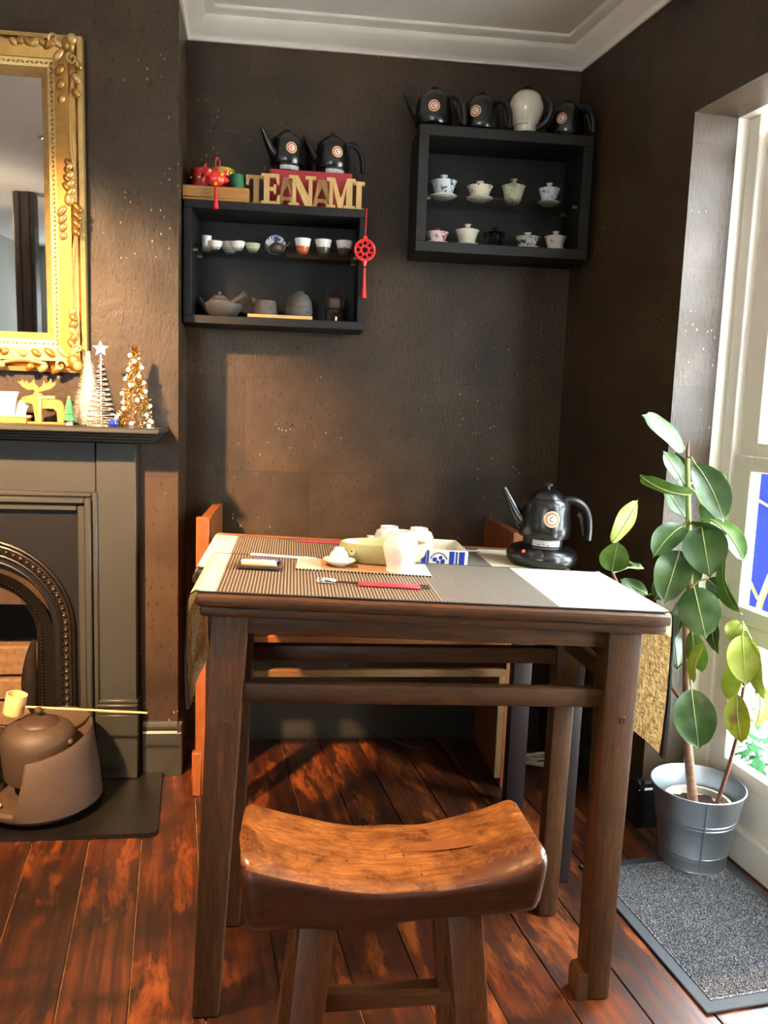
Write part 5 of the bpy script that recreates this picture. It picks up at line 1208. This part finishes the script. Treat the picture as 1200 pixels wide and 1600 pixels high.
# cup upside down on a saucer
us_ = thing('saucer', 'small leaf-white saucer under the upturned cup on the tea mat', 'saucer', (.098, 1.680, onf(.098) + .0026), ry=tilt)
obj('dish', MB().lathe([(0, .001), (.014, 0), (.016, .002), (.028, .008), (.0345, .013), (.033, .0145), (.026, .010), (.015, .005), (0, .005)], 36), 'porcelain_bright', us_)
cup('upturned_cup', 'small white cup turned upside down on the little saucer', .098, 1.682, onf(.098) + .0085, [(.0215, 0), (.0225, .001), (.0215, .010), (.017, .022), (.011, .0275), (.0105, .031), (.0085, .031), (.008, .028), (0, .0275)], 'porcelain_bright')
# celadon oval bowl
cb = thing('celadon_bowl', 'oval pale green celadon bowl with a button knob on its side', 'bowl', (.196, 1.738, onf(.196) + .0026), rad(-3))
def oval(u_, v_):
    a = u_ * 2 * PI; prof_ = [(.0, .002), (.62, 0), (.80, .004), (.95, .018), (1.0, .034), (.985, .045), (.93, .046), (.89, .036), (.80, .012), (.55, .007), (0, .006)]
    q = v_ * (len(prof_) - 1); i = min(int(q), len(prof_) - 2); f_ = q - i; r = prof_[i][0] * (1 - f_) + prof_[i + 1][0] * f_; z = prof_[i][1] * (1 - f_) + prof_[i + 1][1] * f_
    return Vector((.095 * r * math.cos(a), .052 * r * math.sin(a), z))
obj('bowl', MB().grid(oval, 48, 21, closed_u=True), 'celadon', cb)
kb = obj('button', MB().lathe([(0, .004), (.007, .004), (.0085, .002), (.0085, 0), (0, 0)], 18, M=Matrix.Translation((-.066, -.0375, .028)) @ Vector((-.5, -.9, .1)).to_track_quat('Z', 'Y').to_matrix().to_4x4()), 'celadon', cb)
obj('button_eye', MB().ball((-.069, -.0415, .031), .0022, 1), 'ink_dark', kb)
# white jar with flared foot
cup('white_jar', 'bright white rounded porcelain jar with flared foot on the tea mat', .222, 1.655, onf(.222) + .0026, [(0, .001), (.024, 0), (.0290, 0), (.0295, .003), (.0275, .009), (.0300, .020), (.0355, .040), (.0365, .052), (.0345, .064), (.0290, .074), (.0240, .079), (.0230, .083), (.0210, .083), (.022, .078), (.030, .066), (.033, .05), (.026, .018), (0, .014)], 'porcelain_bright', cat='jar')
# chopsticks
cr = thing('chopstick_rest', 'oval glazed chopstick rest at the front of the runner', 'chopstick rest', (.066, 1.520, onf(.066)), rad(-4), ry=tilt)
obj('dish', MB().grid(lambda u_, v_: Vector((.0185 * min(1, v_ * 1.25) * math.cos(u_ * 2 * PI), .0085 * min(1, v_ * 1.25) * math.sin(u_ * 2 * PI), .001 + .008 * (1 - abs(1 - v_ * 1.25) if v_ < .8 else 1) ** 2 * (1 if v_ < .8 else (1 - (v_ - .8) * 4.5)))), 28, 9, closed_u=True), 'porcelain_ink_fish', cr)
obj('foot', MB().box((0, 0, .002), (.024, .010, .004), .001), 'slate_glaze_and_reflection', cr)
def sleeve_set(lab1, x, y, z, L, rz, n=2):
    s_ = thing('red_chopstick_sleeve', lab1, 'chopsticks', (x, y, z), rz, ry=tilt)
    for k in range(n):
        yy = (-.009 if k == 0 else .006); a = .05 if k else -.02
        Mr = Matrix.Rotation(a, 4, 'Z')
        obj('paper_sleeve', MB().box((0, yy, .003), (L, .011, .004), .001, M=Mr), 'red_paper', s_)
        obj('chopstick', MB().tube([Mr @ Vector((-L / 2 - .055, yy, .0048)), Mr @ Vector((L / 2 + .018, yy, .0032))], [.0011, .0017], 8), 'chopstick_wood', s_)
sleeve_set('two dark chopsticks in red paper sleeves at the front of the table', .184, 1.513, onf(.184), .118, rad(-1.5))
sleeve_set('red paper chopstick sleeve on the far side of the rear table', .078, 2.200, onr(.078), .125, rad(-2), 1)
pp = thing('paper_chopstick_wrap', 'long white paper chopstick wrapper near the rear edge of the front table', 'wrapper', (-.018, 1.752, onf(-.018)), rad(-7), ry=tilt)
obj('sleeve', MB().box((0, 0, .002), (.142, .014, .0035), .001), 'paper_white', pp); obj('folded_tip', MB().prism([(.040, -.007), (.071, -.009), (.073, -.002), (.045, .004)], .0037, .0052, 'xy'), 'paper_white', pp)
# blue and white box with cups
bx = thing('porcelain_box', 'rectangular blue and white porcelain box on the rear table', 'box', (.313, 2.050, onr(.313)), rad(-1), ry=math.atan(.0385))
w_, d_, h_ = .120, .085, .037
obj('floor_plate', MB().span((-w_, -d_, 0), (w_, d_, .005), .001), 'porcelain_cream', bx)
for nm, lo, hi in (('front_wall', (-w_, -d_, .004), (w_, -d_ + .005, h_)), ('back_wall', (-w_, d_ - .005, .004), (w_, d_, h_)), ('side_wall', (-w_, -d_ + .005, .004), (-w_ + .005, d_ - .005, h_)), ('side_wall', (w_ - .005, -d_ + .005, .004), (w_, d_ - .005, h_))):
    o = obj(nm, MB().span(lo, hi, .001), 'porcelain_cream', bx)
    if nm == 'front_wall':
        yy = -d_ - .0005
        def plate(x0, x1, z0, z1, mat, nm2): obj(nm2, MB().span((x0, yy - .0003, z0), (x1, yy + .0008, z1)), mat, o)
        for x0, x1 in ((.074, .086), (.090, .094), (.098, .112), (.018, .023), (.004, .016), (-.090, -.078), (-.072, -.068), (-.064, -.052)): plate(x0, x1, .003, h_ - .002, 'blue_glass', 'blue_stripe')
        fan = [(.048 + .022 * math.cos(a), .006 + .024 * math.sin(a)) for a in [rad(20 + 14 * i) for i in range(11)]]
        obj('fan_outline', MB().tube([(x, yy, z) for x, z in fan], .0014, 5), 'blue_glass', o)
        for cx_, cz_, r_ in ((.038, .013, .006), (.052, .018, .005), (.058, .009, .006), (.046, .007, .004)): obj('flower_motif', MB().ball((cx_, yy, cz_), r_, 2, (1, .12, 1)), 'blue_glass', o)
up_prof = [(.033, 0), (.0345, .001), (.0375, .018), (.0370, .034), (.0320, .048), (.0230, .053), (.0220, .058), (.0195, .058), (.019, .0545), (0, .054)]
cup('upturned_cup', 'left of the two white cups turned upside down in the porcelain box', .243, 2.035, onr(.243) + .020, up_prof, 'porcelain_bright', 'upturned cups in the porcelain box')
cup('upturned_cup', 'right of the two white cups turned upside down in the porcelain box', .319, 2.035, onr(.319) + .020, up_prof, 'porcelain_bright', 'upturned cups in the porcelain box')
tag(obj('folded_towel', MB().span((-.082, -.05, 0), (.082, .05, .013), .005), 'paper_white', loc=(.281, 2.035, onr(.281) + .0065), rot=(0, math.atan(.0385), 0)), 'white folded towel lining the porcelain box under the cups', 'towel')
cr2 = thing('chopstick_rest', 'white and blue chopstick rest at the right of the rear table', 'chopstick rest', (.492, 2.17, onr(.492)), 0)
obj('block', MB().box((0, 0, .004), (.034, .014, .008), .003), 'porcelain', cr2); obj('blue_glaze_top', MB().box((0, 0, .0085), (.022, .010, .0015), .0006), 'blue_glass', cr2)

# ================================================================== DOORMAT, BUCKET, PLANT, CABLES
dm = thing('doormat', 'grey ribbed doormat with black rubber border by the window', 'doormat', (.801, 1.345, 0), T8)
obj('rubber_border', MB().span((0, 0, 0), (.385, .515, .005), .002), 'rubber_border', dm)
m = MB(); m.span((.028, .028, .004), (.357, .487, .007))
obj('carpet_base', m, 'mat_pile', dm)
m = MB(); pr = random.Random(2)
nx_, ny_ = 92, 74
for i in range(nx_):
    for j in range(ny_):
        x = .030 + .325 * (i + .5) / nx_ + (.0008 if j % 2 else -.0008); y = .030 + .455 * (j + .5) / ny_; h = .0095 + pr.uniform(0, .002)
        wx, wy = .801 + x * e1[0] + y * e2[0], 1.345 + x * e1[1] + y * e2[1]
        if (wx - 1.03) ** 2 + (wy - 1.868) ** 2 < .085 ** 2: continue
        a, b = .0014, .0026
        m.add([(x - a, y - b, .0065), (x + a, y - b, .0065), (x + a, y + b, .0065), (x - a, y + b, .0065), (x, y - b * .4, h), (x, y + b * .4, h)], [[0, 1, 4], [1, 2, 5, 4], [2, 3, 5], [3, 0, 4, 5]])
obj('pile_loops', m, 'mat_pile', dm, smooth=False, kind='stuff')

bk = thing('zinc_bucket', 'galvanised metal bucket planter standing on the doormat', 'bucket', (1.030, 1.868, .0072), rad(10))
obj('wall', MB().lathe([(0, .003), (.076, .003), (.080, 0), (.0815, .003), (.080, .006), (.0835, .030), (.0840, .032), (.0838, .034), (.0846, .040), (.0856, .041), (.0846, .043), (.097, .120), (.0985, .1215), (.0975, .123), (.0990, .130), (.1005, .1315), (.0995, .133), (.112, .196), (.1145, .199), (.1150, .202), (.1125, .203), (.1105, .199), (.095, .12), (.078, .010), (0, .010)], 72), 'galvanised', bk)
for z in (.122, .132, .042): obj('pressed_ring', MB().tube([((.0765 + z * .1815) * math.cos(a), (.0765 + z * .1815) * math.sin(a), z) for a in [2 * PI * i / 64 for i in range(64)]], .0012, 5, closed=True), 'galvanised', bk)
obj('seam', MB().beam((.079 * math.cos(rad(-115)), .079 * math.sin(rad(-115)), .006), (.1122 * math.cos(rad(-115)), .1122 * math.sin(rad(-115)), .196), .004, .0016), 'galvanised', bk)
ip = thing('rubber_plant', 'tall rubber plant with broad glossy leaves in the zinc bucket', 'plant', (0, 0, 0))
obj('nursery_pot', MB().lathe([(0, .022), (.058, .022), (.078, .158), (.082, .160), (.082, .166), (.074, .166), (.072, .150), (0, .148)], 40, c=(1.033, 1.866, 0)), 'nursery_pot', ip)
obj('soil', MB().lathe([(0, .156), (.04, .154), (.073, .150)], 30, c=(1.033, 1.866, 0)).wobble(.006, 60), 'soil', ip)
stem = [(1.015, 1.850, .148), (.983, 1.850, .325), (.969, 1.860, .518), (.958, 1.860, .615), (.961, 1.860, .711), (.955, 1.860, .774), (.944, 1.860, .867), (.934, 1.860, .960), (.927, 1.860, 1.028)]
obj('stem', MB().tube(stem[:6], [.0125, .0105, .009, .0080, .0075, .007], 12).wobble(.0012, 50), 'stem_bark', ip)
obj('young_stem', MB().tube(stem[5:], [.007, .0065, .006, .0055], 10), 'stem_green', ip)
obj('bud', MB().tube([(.927, 1.860, 1.026), (.925, 1.858, 1.048), (.927, 1.860, 1.068)], [.0045, .0042, .0008], 8), 'stem_red', ip)
obj('branch', MB().tube([(.970, 1.855, .422), (.937, 1.870, .466), (.884, 1.910, .568), (.831, 1.940, .666), (.796, 1.940, .731), (.799, 1.960, .801)], [.007, .006, .005, .0045, .004, .003], 10), 'stem_bark', ip)
obj('second_stem', MB().tube([(1.057, 1.830, .148), (1.061, 1.790, .284), (1.056, 1.760, .369), (1.056, 1.750, .505), (1.042, 1.750, .638)], [.0055, .005, .0045, .004, .003], 10), 'stem_red', ip)
LEAVES = [
(0.919,1.860,1.047, 0.781,1.800,1.125, 0.034,1,'d',0.012),(0.950,1.900,0.956, 0.893,1.920,1.040, 0.037,1,'d',0.000),(0.963,1.920,0.989, 0.936,1.960,1.033, 0.029,-1,'d',0.000),
(0.939,1.850,0.942, 0.778,1.780,0.990, 0.023,-1,'m',0.012),(0.946,1.880,0.880, 0.884,1.900,0.965, 0.037,1,'d',0.000),(0.917,1.800,1.017, 0.966,1.740,0.889, 0.069,-1,'d',0.022),
(0.984,1.860,0.991, 1.021,1.840,0.970, 0.037,1,'m',0.000),(0.930,1.860,0.864, 0.833,1.800,0.796, 0.062,1,'d',0.015),(0.945,1.800,0.873, 0.945,1.740,0.763, 0.099,1,'d',0.018),
(0.933,1.830,0.876, 0.993,1.760,0.863, 0.024,1,'d',0.010),(0.979,1.820,0.886, 1.034,1.760,0.796, 0.044,-1,'m',0.015),(0.907,1.820,0.812, 0.848,1.760,0.695, 0.084,1,'d',0.020),
(0.939,1.800,0.730, 0.948,1.740,0.621, 0.095,-1,'d',0.020),(0.997,1.850,0.737, 1.041,1.820,0.700, 0.049,1,'d',0.010),(1.019,1.820,0.789, 1.048,1.770,0.671, 0.021,1,'m',0.018),
(0.797,1.960,0.804, 0.867,1.980,0.915, 0.039,1,'y',0.004),(0.790,1.930,0.737, 0.792,1.910,0.817, 0.072,1,'m',0.006),(0.897,1.950,0.673, 0.832,1.980,0.707, 0.034,1,'d',0.000),
(0.893,1.980,0.736, 0.858,2.000,0.748, 0.014,1,'d',0.000),(0.944,1.780,0.488, 0.949,1.730,0.358, 0.095,1,'d',0.020),(0.956,1.880,0.503, 0.937,1.880,0.601, 0.021,1,'d',0.000),
(0.961,1.830,0.615, 0.985,1.810,0.515, 0.046,1,'m',0.010),(0.954,1.790,0.500, 0.971,1.790,0.597, 0.019,-1,'y',0.010),(1.021,1.850,0.658, 1.037,1.840,0.554, 0.032,1,'d',0.010),
(0.948,1.880,0.674, 0.945,1.880,0.593, 0.037,-1,'d',0.010),(1.035,1.740,0.631, 1.030,1.700,0.524, 0.072,1,'y',0.020),(1.050,1.770,0.653, 1.023,1.770,0.607, 0.054,-1,'y',0.008),
(1.058,1.790,0.554, 1.036,1.780,0.458, 0.043,1,'y',0.006),(1.030,1.730,0.493, 1.036,1.700,0.384, 0.056,1,'o',0.015),(1.071,1.720,0.527, 1.061,1.700,0.419, 0.027,-1,'y',0.010),
(1.046,1.720,0.624, 1.072,1.690,0.496, 0.032,1,'y',0.018),
(0.965,1.850,0.860, 1.010,1.880,0.770, 0.060,1,'d',0.010),(0.955,1.880,0.800, 0.990,1.910,0.700, 0.060,-1,'d',0.010),(0.940,1.880,0.770, 0.890,1.900,0.670, 0.060,1,'d',0.010),
(0.955,1.870,0.690, 0.995,1.880,0.590, 0.055,1,'m',0.012),(0.950,1.890,0.650, 0.905,1.900,0.560, 0.050,-1,'d',0.012),(0.970,1.860,0.920, 1.025,1.850,0.870, 0.050,1,'d',0.010)]
axis_pts = [Vector(p) for p in stem] + [Vector((.796, 1.94, .731)), Vector((.799, 1.96, .801)), Vector((1.056, 1.75, .505)), Vector((1.042, 1.75, .638)), Vector((1.056, 1.76, .369))]
for i, (bx_, by_, bz_, tx_, ty_, tz_, w, sg, c, bd_) in enumerate(LEAVES):
    B = Vector((bx_, by_, bz_)); T = Vector((tx_, ty_, tz_)); d = (T - B); L = d.length; d.normalize()
    real = max(w, min(.075, L * .52)); tilt_a = math.acos(min(1, w / real)) * sg * .9
    view = Vector((bx_, by_, bz_ - 1.13)).normalized() * -1; nrm_ = (view - d * view.dot(d)).normalized()
    nrm_ = Matrix.Rotation(tilt_a, 3, d) @ nrm_; sd = d.cross(nrm_).normalized()
    shape = lambda t: (math.sin(PI * min(1, t * 1.02) ** .92) ** .62 if 0 < t < .98 else 0.0)
    def lf(u_, v_, off=0.0):
        t = u_; s_ = (v_ - .5) * 2; wd = real / 2 * shape(t)
        if t > .93: wd *= .5
        p = B + d * (L * t) + nrm_ * (bd_ * 4 * t * (1 - t) - .012 * (s_ * s_) * (-1 if i % 3 else .6) * (wd / .05) + .0025 * math.sin(t * 9 + i) * s_)
        return p + sd * (s_ * wd) + nrm_ * off
    m = MB(); m.grid(lambda a, b: lf(a, b, .0004), 18, 9); m.grid(lambda a, b: lf(a, b, -.0004), 18, 9)
    lo = obj('leaf', m, {'d': 'leaf_dark', 'm': 'leaf_mid', 'y': 'leaf_yellow', 'o': 'leaf_spotted'}[c], ip, angle=80)
    obj('midrib', MB().tube([lf(t, .5, .0010) for t in [k / 10 * .95 for k in range(11)]], [.0016 - .0001 * k for k in range(11)], 6), 'leaf_rib', lo)
    near = min(axis_pts, key=lambda q: (q - B).length)
    mid = (near + B) / 2 + Vector((0, 0, .008))
    if (near - B).length > .004: obj('leaf_stalk', MB().tube([near, mid, B], .0024, 6), 'stem_green' if c != 'y' else 'stem_green', ip)

# white extension cable coil under the bench end and a thin black lead
m = MB(); P = []
for i in range(140):
    a = i * .32; r = .045 + .010 * math.sin(i * .9); P.append((r * math.cos(a) * (1 + .25 * math.sin(i * .21)), r * .55 * math.sin(a), .006 + .020 * (.5 + .5 * math.sin(i * .37)) * (.5 + .5 * math.cos(i * .11)) + .00005 * i))
wc = tag(obj('white_cable', MB().tube(P, .0032, 6), 'cable_white', loc=(.800, 2.44, 0)), 'loosely coiled white cable on the floor beside the bench', 'cable')
bc = tag(obj('black_cable', MB().tube(bez((-.08, 2.635, .42), (-.03, 2.63, .22), (.10, 2.62, .17), (.22, 2.60, .10), 24) + bez((.22, 2.60, .10), (.3, 2.59, .05), (.36, 2.58, .004), (.46, 2.57, .004), 14)[1:], .0024, 6), 'cable_black'), 'thin black cable drooping below the bench seat', 'cable')
